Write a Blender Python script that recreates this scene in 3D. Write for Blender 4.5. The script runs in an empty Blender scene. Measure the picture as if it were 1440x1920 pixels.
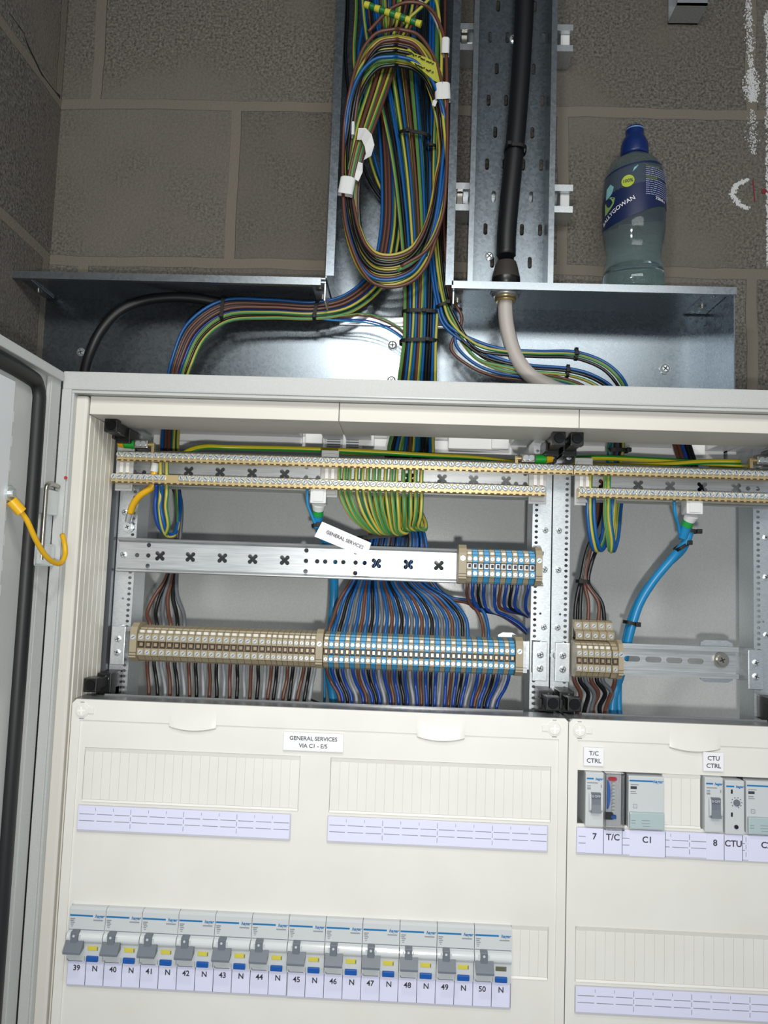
import bpy, bmesh, math, random
from mathutils import Vector, Matrix
random.seed(7)
S = 0.001                                    # everything below is in millimetres
C = bpy.context.scene.collection
# ---------------------------------------------------------------- camera
CP = (322.669, -791.095, 240.727)
CR = (0.99899852, 0.02822154, 0.03472037); CU = (-0.03222103, -0.0846481, 0.99588981); CF = (-0.03104456, 0.99601117, 0.083654)
FPX = 1441.47
cd = bpy.data.cameras.new('camera'); cam = bpy.data.objects.new('camera', cd); C.objects.link(cam)
cd.sensor_fit = 'VERTICAL'; cd.sensor_height = 36; cd.sensor_width = 27; cd.lens = FPX/1920*36; cd.clip_start = 0.01
cam.matrix_world = Matrix(((CR[0], CU[0], -CF[0], CP[0]*S), (CR[1], CU[1], -CF[1], CP[1]*S), (CR[2], CU[2], -CF[2], CP[2]*S), (0, 0, 0, 1)))
sc = bpy.context.scene; sc.camera = cam
sc.view_settings.view_transform = 'Standard'; sc.view_settings.look = 'None'; sc.view_settings.gamma = 1
sc.view_settings.use_curve_mapping = False
sc.view_settings.exposure = -0.14
# ---------------------------------------------------------------- light
w = bpy.data.worlds.new('world'); sc.world = w; w.use_nodes = True
wn = w.node_tree; wn.nodes['Background'].inputs[0].default_value = (0.80, 0.90, 1.0, 1); wn.nodes['Background'].inputs[1].default_value = 0.36
wtc = wn.nodes.new('ShaderNodeTexCoord'); wsp = wn.nodes.new('ShaderNodeSeparateXYZ'); wrp = wn.nodes.new('ShaderNodeValToRGB')
wn.links.new(wtc.outputs['Generated'], wsp.inputs[0]); wmr = wn.nodes.new('ShaderNodeMapRange'); wmr.inputs['From Min'].default_value = -1; wmr.inputs['From Max'].default_value = 1
wn.links.new(wsp.outputs[2], wmr.inputs[0]); wn.links.new(wmr.outputs[0], wrp.inputs[0]); wn.links.new(wrp.outputs[0], wn.nodes['Background'].inputs[0])
we = wrp.color_ramp.elements; we[0].position = 0; we[0].color = (.55, .57, .6, 1); we[1].position = 1; we[1].color = (.22, .24, .26, 1)
for p_, c_ in ((.42, (.75, .80, .86, 1)), (.50, (1.25, 1.38, 1.5, 1)), (.60, (1.0, 1.13, 1.28, 1)), (.67, (.22, .25, .28, 1))):
    e_ = we.new(p_); e_.color = c_
def lamp(name, kind, loc, power, col, **k):
    l = bpy.data.lights.new(name, kind); l.energy = power; l.color = col
    for a, b in k.items(): setattr(l, a, b)
    o = bpy.data.objects.new(name, l); C.objects.link(o); o.location = Vector(loc)*S
    return o
def aim(o, t):
    o.rotation_euler = (Vector(t)*S-o.location).to_track_quat('-Z', 'Y').to_euler()
aim(lamp('site_lamp', 'AREA', (250, -560, 800), 2.2, (1, .98, .94), shape='RECTANGLE', size=0.10, size_y=0.05), (330, 200, 300))
aim(lamp('ceiling_tube', 'AREA', (500, -1500, 1150), 12, (1, .99, .95), shape='RECTANGLE', size=1.3, size_y=0.25), (350, 0, 0))
aim(lamp('phone_torch', 'AREA', (345, -800, 195), 4.6, (1, .98, .95), shape='DISK', size=0.02), (350, 0, 100))

# ---------------------------------------------------------------- helpers
def U(px, py, Y):
    dx = [CF[k]+CR[k]*(px-720)/FPX-CU[k]*(py-960)/FPX for k in range(3)]
    t = (Y-CP[1])/dx[1]
    return Vector((CP[0]+dx[0]*t, Y, CP[2]+dx[2]*t))
def UX(px, py, Y): return U(px, py, Y).x
def UZ(px, py, Y): return U(px, py, Y).z
def srgb(h):
    h = h.lstrip('#'); o = []
    for i in (0, 2, 4):
        c = int(h[i:i+2], 16)/255; o.append(c/12.92 if c <= .04045 else ((c+.055)/1.055)**2.4)
    return (*o, 1)
ORD = 'first second third fourth fifth sixth seventh eighth ninth tenth eleventh twelfth thirteenth fourteenth fifteenth sixteenth seventeenth eighteenth nineteenth twentieth'.split()
def ordn(i):
    if i < 20: return ORD[i]
    t = {2: 'twenty', 3: 'thirty', 4: 'forty'}[(i+1)//10]
    return {2: 'twentieth', 3: 'thirtieth', 4: 'fortieth'}[(i+1)//10] if (i+1) % 10 == 0 else t+'-'+ORD[(i+1) % 10-1]
MATS = {}
def mat(name, col, rough=.5, metal=0, **k):
    m = bpy.data.materials.new(name); m.use_nodes = True
    b = m.node_tree.nodes['Principled BSDF']
    b.inputs['Base Color'].default_value = srgb(col) if isinstance(col, str) else (*col[:3], 1)
    b.inputs['Roughness'].default_value = rough; b.inputs['Metallic'].default_value = metal
    for a, v in k.items(): b.inputs[a.replace('_', ' ')].default_value = v
    MATS[name] = m; return m
def nodes(m): return m.node_tree.nodes, m.node_tree.links, m.node_tree.nodes['Principled BSDF']
def grain(m, scale, c0, c1, bump=0.0, rough=None, detail=4, lo=.35, hi=.65, voronoi=False, stretch=None, dist=0.001):
    n, l, b = nodes(m)
    tc = n.new('ShaderNodeTexCoord'); src = tc.outputs['Object']
    if stretch:
        mp = n.new('ShaderNodeMapping'); mp.inputs['Scale'].default_value = stretch; l.new(src, mp.inputs[0]); src = mp.outputs[0]
    if voronoi:
        t = n.new('ShaderNodeTexVoronoi'); t.inputs['Scale'].default_value = scale; l.new(src, t.inputs['Vector'])
        sp = n.new('ShaderNodeSeparateColor'); l.new(t.outputs['Color'], sp.inputs[0]); fac = sp.outputs[0]
    else:
        t = n.new('ShaderNodeTexNoise'); t.inputs['Scale'].default_value = scale; t.inputs['Detail'].default_value = detail
        l.new(src, t.inputs['Vector']); fac = t.outputs['Fac']
    r = n.new('ShaderNodeValToRGB'); r.color_ramp.elements[0].position = lo; r.color_ramp.elements[1].position = hi
    r.color_ramp.elements[0].color = srgb(c0); r.color_ramp.elements[1].color = srgb(c1)
    l.new(fac, r.inputs[0]); l.new(r.outputs[0], b.inputs['Base Color'])
    if bump:
        bp = n.new('ShaderNodeBump'); bp.inputs['Strength'].default_value = bump; bp.inputs['Distance'].default_value = dist
        l.new(fac, bp.inputs['Height']); l.new(bp.outputs[0], b.inputs['Normal'])
    if rough:
        mr = n.new('ShaderNodeMapRange'); mr.inputs['To Min'].default_value = rough[0]; mr.inputs['To Max'].default_value = rough[1]
        l.new(fac, mr.inputs[0]); l.new(mr.outputs[0], b.inputs['Roughness'])
    return m
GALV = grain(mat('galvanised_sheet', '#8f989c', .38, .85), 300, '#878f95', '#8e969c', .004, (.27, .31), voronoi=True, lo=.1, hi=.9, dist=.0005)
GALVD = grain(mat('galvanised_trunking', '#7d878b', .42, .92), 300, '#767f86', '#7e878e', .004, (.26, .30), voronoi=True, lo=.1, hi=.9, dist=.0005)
ZINC = grain(mat('bright_zinc', '#cdd3d7', .34, .85), 300, '#c6cdd1', '#d6dbde', .01, (.30, .40), stretch=(1, 1, 3))
RAIL = grain(mat('rail_zinc', '#bcc1c4', .4, .75), 60, '#b3b8bb', '#c6cacc', .01, (.36, .46), stretch=(.4, 1, 9))
BRASS = mat('brass', '#d3bd8c', .35, .8)
SCREW = mat('screw_zinc', '#d5dcdf', .3, .7)
DARKM = mat('dark_recess', '#22262a', .5, .3)
NICK = mat('nickel', '#a9a59c', .28, .9)
GREY = grain(mat('grey_enamel', '#b8bbb9', .34), 900, '#b2b6b4', '#babdbb', .10, dist=.0004)
BACK = grain(mat('grey_back_plate', '#c0c3c2', .22), 620, '#bcc0bf', '#c6c9c8', .10, dist=.0006)
CREAM = mat('cream_plastic', '#e0ddd1', .42)
CREAMB = mat('cream_trim', '#d1cec6', .45)
PLATE = mat('white_gland_plastic', '#e2e3e2', .32)
BLK = mat('black_plastic', '#0c0d0f', .35)
GASK = mat('black_gasket', '#161719', .5)
TIE = mat('black_nylon', '#060607', .6)
BEIGE = mat('beige_polyamide', '#9e937a', .5)
TBLUE = mat('blue_polyamide', '#3f8fbb', .48)
TAG = mat('tag_white', '#d8d8d2', .5)
MODG = mat('breaker_grey', '#c3c8ca', .4)
MODL = mat('lever_grey', '#6b727c', .4)
HBLUE = mat('stripe_blue', '#1572ad', .4)
BTN = mat('button_blue', '#1455a5', .35)
YEL = mat('flag_yellow', '#cdc44c', .45)
CARD = mat('label_paper', '#d9dbf2', .6)
CARDH = mat('label_holder', '#c2c4cf', .35)
WHITEP = mat('engraved_white', '#e9eaee', .4)
INK = mat('ink', '#35373f', .6)
INKF = mat('ink_faint', '#8b9096', .6)
TAPEW = mat('white_tape', '#d6d8d8', .55)
CLEAR = mat('clear_polycarbonate', '#ffffff', .05, Transmission_Weight=1.0, IOR=1.3)
PALE = mat('terminal_cover', '#a9bbbd', .25)
REDI = mat('red_print', '#b3283a', .5)
WPAINT = mat('white_paint', '#c9cccb', .8)
RPAINT = mat('red_paint', '#7c1f24', .7)
CAB = dict(brown=mat('pvc_brown', '#5c3a2e', .38), black=mat('pvc_black', '#0f1114', .34), grey=mat('pvc_grey', '#5d6268', .4), pale=mat('pvc_pale_grey', '#8d9298', .42),
           blue=mat('pvc_blue', '#0d4f8c', .36), navy=mat('pvc_navy', '#133d8e', .34), sky=mat('pvc_sky', '#1d82b8', .35), white=mat('pvc_white', '#b9b3ad', .5),
           yellow=mat('pvc_yellow', '#d9a916', .35), sheath=mat('black_sheath', '#131417', .45))
def earth_mat(name, cy, cg, cut=.5):
    m = mat(name, cy, .36); n, l, b = nodes(m)
    uv = n.new('ShaderNodeUVMap'); uv.uv_map = 'UVMap'; sp = n.new('ShaderNodeSeparateXYZ'); l.new(uv.outputs[0], sp.inputs[0])
    fr = n.new('ShaderNodeMath'); fr.operation = 'FRACT'; dbl = n.new('ShaderNodeMath'); dbl.operation = 'MULTIPLY'; dbl.inputs[1].default_value = 2; l.new(sp.outputs[0], dbl.inputs[0]); l.new(dbl.outputs[0], fr.inputs[0])
    gt = n.new('ShaderNodeMath'); gt.operation = 'GREATER_THAN'; gt.inputs[1].default_value = cut; l.new(fr.outputs[0], gt.inputs[0])
    mx = n.new('ShaderNodeMix'); mx.data_type = 'RGBA'; l.new(gt.outputs[0], mx.inputs[0])
    mx.inputs[6].default_value = srgb(cy); mx.inputs[7].default_value = srgb(cg); l.new(mx.outputs[2], b.inputs['Base Color'])
    return m
CAB['earth'] = earth_mat('pvc_green_yellow', '#b3a544', '#3f8048')
CAB['earthbig'] = earth_mat('pvc_bright_green_yellow', '#c9b81c', '#1f8a2e')
CNAME = dict(pale='grey', brown='brown', black='black', grey='grey', blue='blue', navy='dark blue', sky='bright blue', white='white', yellow='yellow', earth='green and yellow', earthbig='thick green and yellow', sheath='black sheathed')

# concrete blocks: one half bond pattern in metres, running in X or Y
def block_mat(name, axis, x0):
    m = mat(name, '#5f5b55', .92); n, l, b = nodes(m)
    g = n.new('ShaderNodeNewGeometry'); s = n.new('ShaderNodeSeparateXYZ'); l.new(g.outputs['Position'], s.inputs[0])
    cb = n.new('ShaderNodeCombineXYZ')
    for k, (out, off) in enumerate(((s.outputs[axis], x0), (s.outputs[2], .705-.242*21-.006))):
        a = n.new('ShaderNodeMath'); a.operation = 'SUBTRACT'; l.new(out, a.inputs[0]); a.inputs[1].default_value = off; l.new(a.outputs[0], cb.inputs[k])
    nz = n.new('ShaderNodeTexNoise'); nz.inputs['Scale'].default_value = 9; l.new(g.outputs['Position'], nz.inputs['Vector'])
    ad = n.new('ShaderNodeMixRGB'); ad.blend_type = 'ADD'; ad.inputs[0].default_value = .012; l.new(cb.outputs[0], ad.inputs[1]); l.new(nz.outputs['Color'], ad.inputs[2])
    bt = n.new('ShaderNodeTexBrick'); l.new(ad.outputs[0], bt.inputs['Vector']); bt.offset = .442; bt.offset_frequency = 2; bt.squash = 1
    for a, v in (('Scale', 1), ('Mortar Size', .0085), ('Mortar Smooth', .12), ('Brick Width', .488), ('Row Height', .242), ('Bias', 0)): bt.inputs[a].default_value = v
    bt.inputs['Color1'].default_value = (1, 1, 1, 1); bt.inputs['Color2'].default_value = (.45, .45, .45, 1)
    sp = n.new('ShaderNodeTexNoise'); sp.inputs['Scale'].default_value = 260; sp.inputs['Detail'].default_value = 5; sp.inputs['Roughness'].default_value = .7; l.new(g.outputs['Position'], sp.inputs['Vector'])
    r1 = n.new('ShaderNodeValToRGB'); e = r1.color_ramp.elements; e[0].position = .33; e[0].color = srgb('#37352f'); e[1].position = .66; e[1].color = srgb('#938e85'); l.new(sp.outputs['Fac'], r1.inputs[0])
    bg = n.new('ShaderNodeTexNoise'); bg.inputs['Scale'].default_value = 5.5; bg.inputs['Detail'].default_value = 3; l.new(g.outputs['Position'], bg.inputs['Vector'])
    r2 = n.new('ShaderNodeValToRGB'); e = r2.color_ramp.elements; e[0].position = .35; e[0].color = srgb('#6b665e'); e[1].position = .7; e[1].color = srgb('#7d776e'); l.new(bg.outputs['Fac'], r2.inputs[0])
    sm = n.new('ShaderNodeValToRGB'); e = sm.color_ramp.elements; e[0].position = .42; e[0].color = (0, 0, 0, 1); e[1].position = .62; e[1].color = (.75, .75, .75, 1); l.new(bg.outputs['Fac'], sm.inputs[0])
    m1 = n.new('ShaderNodeMixRGB'); l.new(sm.outputs[0], m1.inputs[0]); l.new(r1.outputs[0], m1.inputs[1]); l.new(r2.outputs[0], m1.inputs[2])
    tn = n.new('ShaderNodeMixRGB'); tn.blend_type = 'MULTIPLY'; tn.inputs[0].default_value = .35; l.new(m1.outputs[0], tn.inputs[1]); l.new(bt.outputs['Color'], tn.inputs[2])
    m2 = n.new('ShaderNodeMixRGB'); l.new(bt.outputs['Fac'], m2.inputs[0]); l.new(tn.outputs[0], m2.inputs[1]); m2.inputs[2].default_value = srgb('#7f786d')
    l.new(m2.outputs[0], b.inputs['Base Color'])
    inv = n.new('ShaderNodeMath'); inv.operation = 'MULTIPLY_ADD'; l.new(bt.outputs['Fac'], inv.inputs[0]); inv.inputs[1].default_value = -.7; l.new(sp.outputs['Fac'], inv.inputs[2])
    bp = n.new('ShaderNodeBump'); bp.inputs['Strength'].default_value = .8; bp.inputs['Distance'].default_value = .004; l.new(inv.outputs[0], bp.inputs['Height']); l.new(bp.outputs[0], b.inputs['Normal'])
    return m

class M:
    def __init__(s): s.v = []; s.f = []; s.uv = {}; s.sm = set()
    def add(s, vs, fs, smooth=False):
        k = len(s.v); s.v += [tuple(v) for v in vs]
        for f in fs:
            if smooth: s.sm.add(len(s.f))
            s.f.append(tuple(i+k for i in f))
        return s
    def box(s, x0, x1, y0, y1, z0, z1, b=0, seg=2):
        if x0 > x1: x0, x1 = x1, x0
        if b:
            bm = bmesh.new(); bmesh.ops.create_cube(bm, size=1)
            for v in bm.verts: v.co = Vector(((x0+x1)/2+v.co.x*(x1-x0), (y0+y1)/2+v.co.y*(y1-y0), (z0+z1)/2+v.co.z*(z1-z0)))
            bmesh.ops.bevel(bm, geom=bm.edges[:], offset=min(b, (x1-x0)*.45, (y1-y0)*.45, (z1-z0)*.45), segments=seg, affect='EDGES', profile=.6)
            bm.verts.index_update(); s.add([v.co[:] for v in bm.verts], [[v.index for v in f.verts] for f in bm.faces]); bm.free(); return s
        v = [(x, y, z) for x in (x0, x1) for y in (y0, y1) for z in (z0, z1)]
        return s.add(v, [(0, 1, 3, 2), (4, 6, 7, 5), (0, 4, 5, 1), (2, 3, 7, 6), (0, 2, 6, 4), (1, 5, 7, 3)])
    def cyl(s, p0, p1, r, n=12, r2=None, cap=True):
        p0 = Vector(p0); p1 = Vector(p1); r2 = r if r2 is None else r2
        d = (p1-p0).normalized(); a = d.orthogonal().normalized(); b = d.cross(a); vs = []
        for p, q in ((p0, r), (p1, r2)):
            for i in range(n):
                t = 2*math.pi*i/n; vs.append(p+a*math.cos(t)*q+b*math.sin(t)*q)
        s.add(vs, [(i, (i+1) % n, n+(i+1) % n, n+i) for i in range(n)], True)
        if cap: s.add(vs[:n], [tuple(range(n))[::-1]]); s.add(vs[n:], [tuple(range(n))])
        return s
    def lathe(s, prof, c, n=40):                       # prof: (radius, z) around the vertical through c
        vs = []
        for r, z in prof:
            for i in range(n):
                t = 2*math.pi*i/n; vs.append((c[0]+r*math.cos(t), c[1]+r*math.sin(t), c[2]+z))
        return s.add(vs, [(j*n+i, j*n+(i+1) % n, (j+1)*n+(i+1) % n, (j+1)*n+i) for j in range(len(prof)-1) for i in range(n)], True)
    def prism(s, poly, axis, a0, a1):                  # poly in the two other axes (in x,y,z order)
        n = len(poly); vs = []
        for a in (a0, a1):
            for p in poly: q = list(p); q.insert(axis, a); vs.append(q)
        return s.add(vs, [tuple(range(n)), tuple(range(n, 2*n))[::-1]]+[(i, n+i, n+(i+1) % n, (i+1) % n) for i in range(n)])
    def tube(s, pts, r, n=8, phase=0., twist=0., cap=True, raw=False):
        P = [Vector(p) for p in pts] if raw else smooth(pts)
        N = len(P); T = [(P[min(i+1, N-1)]-P[max(i-1, 0)]).normalized() for i in range(N)]
        a = T[0].orthogonal().normalized(); vs = []; L = 0; rows = []
        for i in range(N):
            a = (a-T[i]*a.dot(T[i])); a = a.normalized() if a.length > 1e-6 else T[i].orthogonal().normalized()
            b = T[i].cross(a)
            for k in range(n):
                t = 2*math.pi*k/n; vs.append(P[i]+a*math.cos(t)*r+b*math.sin(t)*r)
            if i: L += (P[i]-P[i-1]).length
            rows.append(L)
        k0 = len(s.v); s.v += [tuple(v) for v in vs]
        for i in range(N-1):
            for k in range(n):
                fi = len(s.f); s.sm.add(fi); s.f.append((k0+i*n+k, k0+i*n+(k+1) % n, k0+(i+1)*n+(k+1) % n, k0+(i+1)*n+k))
                u0 = k/n+phase; u1 = (k+1)/n+phase; t0 = rows[i]*twist; t1 = rows[i+1]*twist
                s.uv[fi] = ((u0+t0+10, 0), (u1+t0+10, 0), (u1+t1+10, 1), (u0+t1+10, 1))
        if cap: s.f.append(tuple(k0+k for k in range(n))[::-1]); s.f.append(tuple(k0+(N-1)*n+k for k in range(n)))
        return s
    def mesh(s, name, m, o):
        me = bpy.data.meshes.new(name)
        me.from_pydata([((x-o[0])*S, (y-o[1])*S, (z-o[2])*S) for x, y, z in s.v], [], s.f)
        for i in s.sm: me.polygons[i].use_smooth = True
        if s.uv:
            ul = me.uv_layers.new(name='UVMap')
            for i, q in s.uv.items():
                for li, c in zip(me.polygons[i].loop_indices, q): ul.data[li].uv = c
        me.materials.append(m); me.update()
        bm = bmesh.new(); bm.from_mesh(me); bmesh.ops.recalc_face_normals(bm, faces=bm.faces[:]); bm.to_mesh(me); bm.free()
        return me
def smooth(pts, k=6):
    P = [Vector(p) for p in pts]
    if len(P) == 2: return [P[0].lerp(P[1], t/4) for t in range(5)]
    out = []
    Q = [P[0]*2-P[1]]+P+[P[-1]*2-P[-2]]
    for i in range(1, len(Q)-2):
        p0, p1, p2, p3 = Q[i-1:i+3]
        t0 = 0; t1 = t0+max((p1-p0).length, 1e-3)**.5; t2 = t1+max((p2-p1).length, 1e-3)**.5; t3 = t2+max((p3-p2).length, 1e-3)**.5
        for j in range(k):
            t = t1+(t2-t1)*j/k
            A1 = p0*((t1-t)/(t1-t0))+p1*((t-t0)/(t1-t0)); A2 = p1*((t2-t)/(t2-t1))+p2*((t-t1)/(t2-t1)); A3 = p2*((t3-t)/(t3-t2))+p3*((t-t2)/(t3-t2))
            B1 = A1*((t2-t)/(t2-t0))+A2*((t-t0)/(t2-t0)); B2 = A2*((t3-t)/(t3-t1))+A3*((t-t1)/(t3-t1))
            out.append(B1*((t2-t)/(t2-t1))+B2*((t-t1)/(t2-t1)))
    out.append(P[-1]); return out
ORG = {}
def tag(o, label, cat, group=None):
    o['label'] = label; o['category'] = cat
    if group: o['group'] = group
    return o
def thing(name, label, cat, loc, group=None):
    o = bpy.data.objects.new(name, None); C.objects.link(o); o.location = Vector(loc)*S; o.empty_display_size = .01
    ORG[o.name] = tuple(loc); return tag(o, label, cat, group)
def part(name, m, material, parent, label=None):
    o = bpy.data.objects.new(name, m.mesh(name, material, ORG[parent.name])); C.objects.link(o); o.parent = parent
    ORG[o.name] = ORG[parent.name]
    if label: o['label'] = label
    return o
def solo(name, m, material, label, cat, group=None):
    n = len(m.v); c = tuple(sum(v[k] for v in m.v)/n for k in range(3))
    o = bpy.data.objects.new(name, m.mesh(name, material, c)); C.objects.link(o); o.location = Vector(c)*S; ORG[o.name] = c
    return tag(o, label, cat, group)
def struct(name, m, material):
    o = bpy.data.objects.new(name, m.mesh(name, material, (0, 0, 0))); C.objects.link(o); o['kind'] = 'structure'; ORG[o.name] = (0, 0, 0); return o
def copy_tree(o, dv, parent=None):
    c = o.copy(); C.objects.link(c); c.parent = parent
    if parent is None: c.location = o.location+Vector(dv)*S
    for ch in [k for k in KIDS.get(o.name, [])]: copy_tree(ch, dv, c)
    return c
KIDS = {}
def kids(root):
    KIDS[root.name] = list(root.children)
    for ch in root.children: kids(ch)
def sheet(outline, holes, y0, t):                       # plate in the XZ plane with true holes, front face at y0
    cu = bpy.data.curves.new('tmp', 'CURVE'); cu.dimensions = '2D'; cu.fill_mode = 'BOTH'; cu.extrude = t/2
    for lp in [outline]+holes:
        sp = cu.splines.new('POLY'); sp.points.add(len(lp)-1); sp.use_cyclic_u = True
        for p, q in zip(sp.points, lp): p.co = (q[0], q[1], 0, 1)
    ob = bpy.data.objects.new('tmp', cu); C.objects.link(ob); dg = bpy.context.evaluated_depsgraph_get()
    me = bpy.data.meshes.new_from_object(ob.evaluated_get(dg))
    m = M().add([(v.co.x, y0+t/2+v.co.z, v.co.y) for v in me.vertices], [tuple(p.vertices) for p in me.polygons])
    bpy.data.objects.remove(ob); bpy.data.curves.remove(cu); bpy.data.meshes.remove(me); return m
def rect(x0, x1, z0, z1): return [(x0, z0), (x1, z0), (x1, z1), (x0, z1)]
def circ(x, z, r, n=12): return [(x+r*math.cos(2*math.pi*i/n), z+r*math.sin(2*math.pi*i/n)) for i in range(n)]
def slot(x, z, w_, h_, n=5):                            # rounded slot
    r = min(w_, h_)/2; o = []
    if h_ >= w_:
        for i in range(n+1): a = math.pi*i/n; o.append((x+r*math.cos(a), z+h_/2-r+r*math.sin(a)))
        for i in range(n+1): a = math.pi+math.pi*i/n; o.append((x+r*math.cos(a), z-h_/2+r+r*math.sin(a)))
    else:
        for i in range(n+1): a = -math.pi/2+math.pi*i/n; o.append((x+w_/2-r+r*math.cos(a), z+r*math.sin(a)))
        for i in range(n+1): a = math.pi/2+math.pi*i/n; o.append((x-w_/2+r+r*math.cos(a), z+r*math.sin(a)))
    return o
def cross(x, z, r):                                     # the four lobed knock-out of the mounting rails
    o = []
    for k in range(4):
        a = math.pi/4+k*math.pi/2; cx, cz = x+r*.66*math.cos(a), z+r*.66*math.sin(a)
        for j in range(-3, 4): b = a+j*math.pi/4.6; o.append((cx+r*.36*math.cos(b), cz+r*.36*math.sin(b)))
        v = a+math.pi/4; o.append((x+r*.42*math.cos(v), z+r*.42*math.sin(v)))
    return o
def text(st, x, z, size, y, bold=.0, align='CENTER', sx=1.0, shear=0, rot=0, t=.12):
    cu = bpy.data.curves.new('tmp', 'FONT'); cu.body = st; cu.size = size; cu.align_x = align; cu.align_y = 'CENTER'; cu.extrude = t; cu.offset = bold; cu.shear = shear; cu.resolution_u = 3
    ob = bpy.data.objects.new('tmp', cu); C.objects.link(ob); dg = bpy.context.evaluated_depsgraph_get()
    me = bpy.data.meshes.new_from_object(ob.evaluated_get(dg)); ca, sa = math.cos(rot), math.sin(rot)
    m = M().add([(x+v.co.x*sx*ca-v.co.y*sa, y-v.co.z, z+v.co.x*sx*sa+v.co.y*ca) for v in me.vertices], [tuple(p.vertices) for p in me.polygons])
    bpy.data.objects.remove(ob); bpy.data.curves.remove(cu); bpy.data.meshes.remove(me); return m
def join(*ms):
    r = M()
    for m in ms: r.add(m.v, m.f)
    return r
def screw_m(x, y, z, r, slot_a=.5, depth=2.2):          # pan head with a cross slot, facing the viewer
    m = M(); m.cyl((x, y, z), (x, y-depth*.6, z), r, 14, None, False); m.cyl((x, y-depth*.6, z), (x, y-depth, z), r, 14, r*.62)
    return m
def slots_m(x, y, z, r, a, two=True):
    L = r*.62; h = r*.12; ca, sa = math.cos(a), math.sin(a)
    p = [(L, h), (h, h), (h, L), (-h, L), (-h, h), (-L, h), (-L, -h), (-h, -h), (-h, -L), (h, -L), (h, -h), (L, -h)] if two else [(L, h), (-L, h), (-L, -h), (L, -h)]
    return M().prism([(x+u*ca-v*sa, z+u*sa+v*ca) for u, v in p], 1, y-.12, y+.1)
def add_screw(name, x, y, z, r, parent, a=.6, d=2.2, two=True, material=None):
    o = part(name, screw_m(x, y, z, r, depth=d), material or SCREW, parent); part('slot', slots_m(x, y-d, z, r, a, two), DARKM, o); return o
# ================================================================ the room
struct('wall_back', M().box(-220, 1500, 300, 330, -700, 1800), block_mat('block_wall_back', 0, .053-.488*6))
struct('wall_left', M().box(-250, -220, -1400, 330, -700, 1800), block_mat('block_wall_left', 1, .02-.488*6))
# crack that runs down the mortar of the corner
m = M(); pts = [(18, 24), (45, 62), (52, 84), (78, 138), (84, 146), (104, 172), (113, 182)]; wd = [1, 2, 5, 5, 2, 2, 7]
def wl(px, py):                                          # point on the left wall, X = -219
    d = [CF[k]+CR[k]*(px-720)/FPX-CU[k]*(py-960)/FPX for k in range(3)]; t = (-219.6-CP[0])/d[0]
    return (-219.6, CP[1]+d[1]*t, CP[2]+d[2]*t)
for i in range(len(pts)-1):
    a, b = pts[i], pts[i+1]; q = [wl(a[0], a[1]-wd[i]/2), wl(a[0], a[1]+wd[i]/2), wl(b[0], b[1]+wd[i+1]/2), wl(b[0], b[1]-wd[i+1]/2)]
    m.add(q+[(p[0]-.6, p[1], p[2]) for p in q], [(0, 1, 2, 3), (4, 5, 6, 7), (0, 1, 5, 4), (1, 2, 6, 5), (2, 3, 7, 6), (3, 0, 4, 7)])
tag(solo('wall_crack', m, DARKM, '', ''), 'dark open crack along the mortar of the left side wall', 'crack')
# dry brushed white paint on the blocks at the right
def brushed(name, strokes, label, seed, matl=WPAINT):
    rnd = random.Random(seed); m = M()
    for (x0, y0, x1, y1, wpx, n, dens) in strokes:
        for i in range(n):
            t = rnd.random(); wv = wpx*(.45+.55*math.sin(math.pi*min(max(t, .05), .95)))
            px = x0+(x1-x0)*t+rnd.gauss(0, .33)*wv; py = y0+(y1-y0)*t+rnd.uniform(-2, 2)
            p = U(px, py, 299.6); r = rnd.uniform(.5, 1.5)*dens; k = rnd.randint(4, 6); a0 = rnd.random()*6
            m.prism([(p.x+r*math.cos(a0+6.283*j/k)*rnd.uniform(.5, 1), p.z+1.5*r*math.sin(a0+6.283*j/k)*rnd.uniform(.5, 1)) for j in range(k)], 1, 299.1+rnd.random()*.5, 299.9)
    return solo(name, m, matl, label, 'paint mark')
brushed('paint_stroke', [(1402, 0, 1408, 130, 14, 340, 1.0), (1408, 130, 1411, 190, 22, 480, 1.1), (1409, 208, 1412, 290, 18, 200, .8)], 'long dry brushed white vertical paint stroke on the blocks right of the bottle', 3)
brushed('paint_smear', [(1403, 336, 1380, 348, 9, 120, 1.2), (1380, 346, 1372, 366, 10, 130, 1.2), (1373, 366, 1385, 382, 8, 110, 1.2), (1385, 382, 1402, 392, 9, 100, 1.1)], 'small crescent shaped white paint smear beside a red mark on the wall', 4)
brushed('paint_edge', [(1438, 20, 1439, 500, 5, 420, 1.3), (1434, 25, 1436, 60, 6, 70, 1.0)], 'ragged white paint line down the far right edge of the wall', 5)
m = M()
p, q = U(1412, 338, 299.5), U(1415, 378, 299.5); m.prism([(p.x-.8, p.z), (p.x+.8, p.z), (q.x+.8, q.z), (q.x-.8, q.z)], 1, 299.2, 299.9)
solo('red_line', m, RPAINT, 'thin red vertical pen line beside the white smear on the wall', 'mark')
p = U(1433, 359, 299.5); solo('red_dot', M().prism(circ(p.x, p.z, 4.2, 14), 1, 299.2, 299.9), RPAINT, 'round dark red dot on the wall right of the red line', 'mark')

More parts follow.
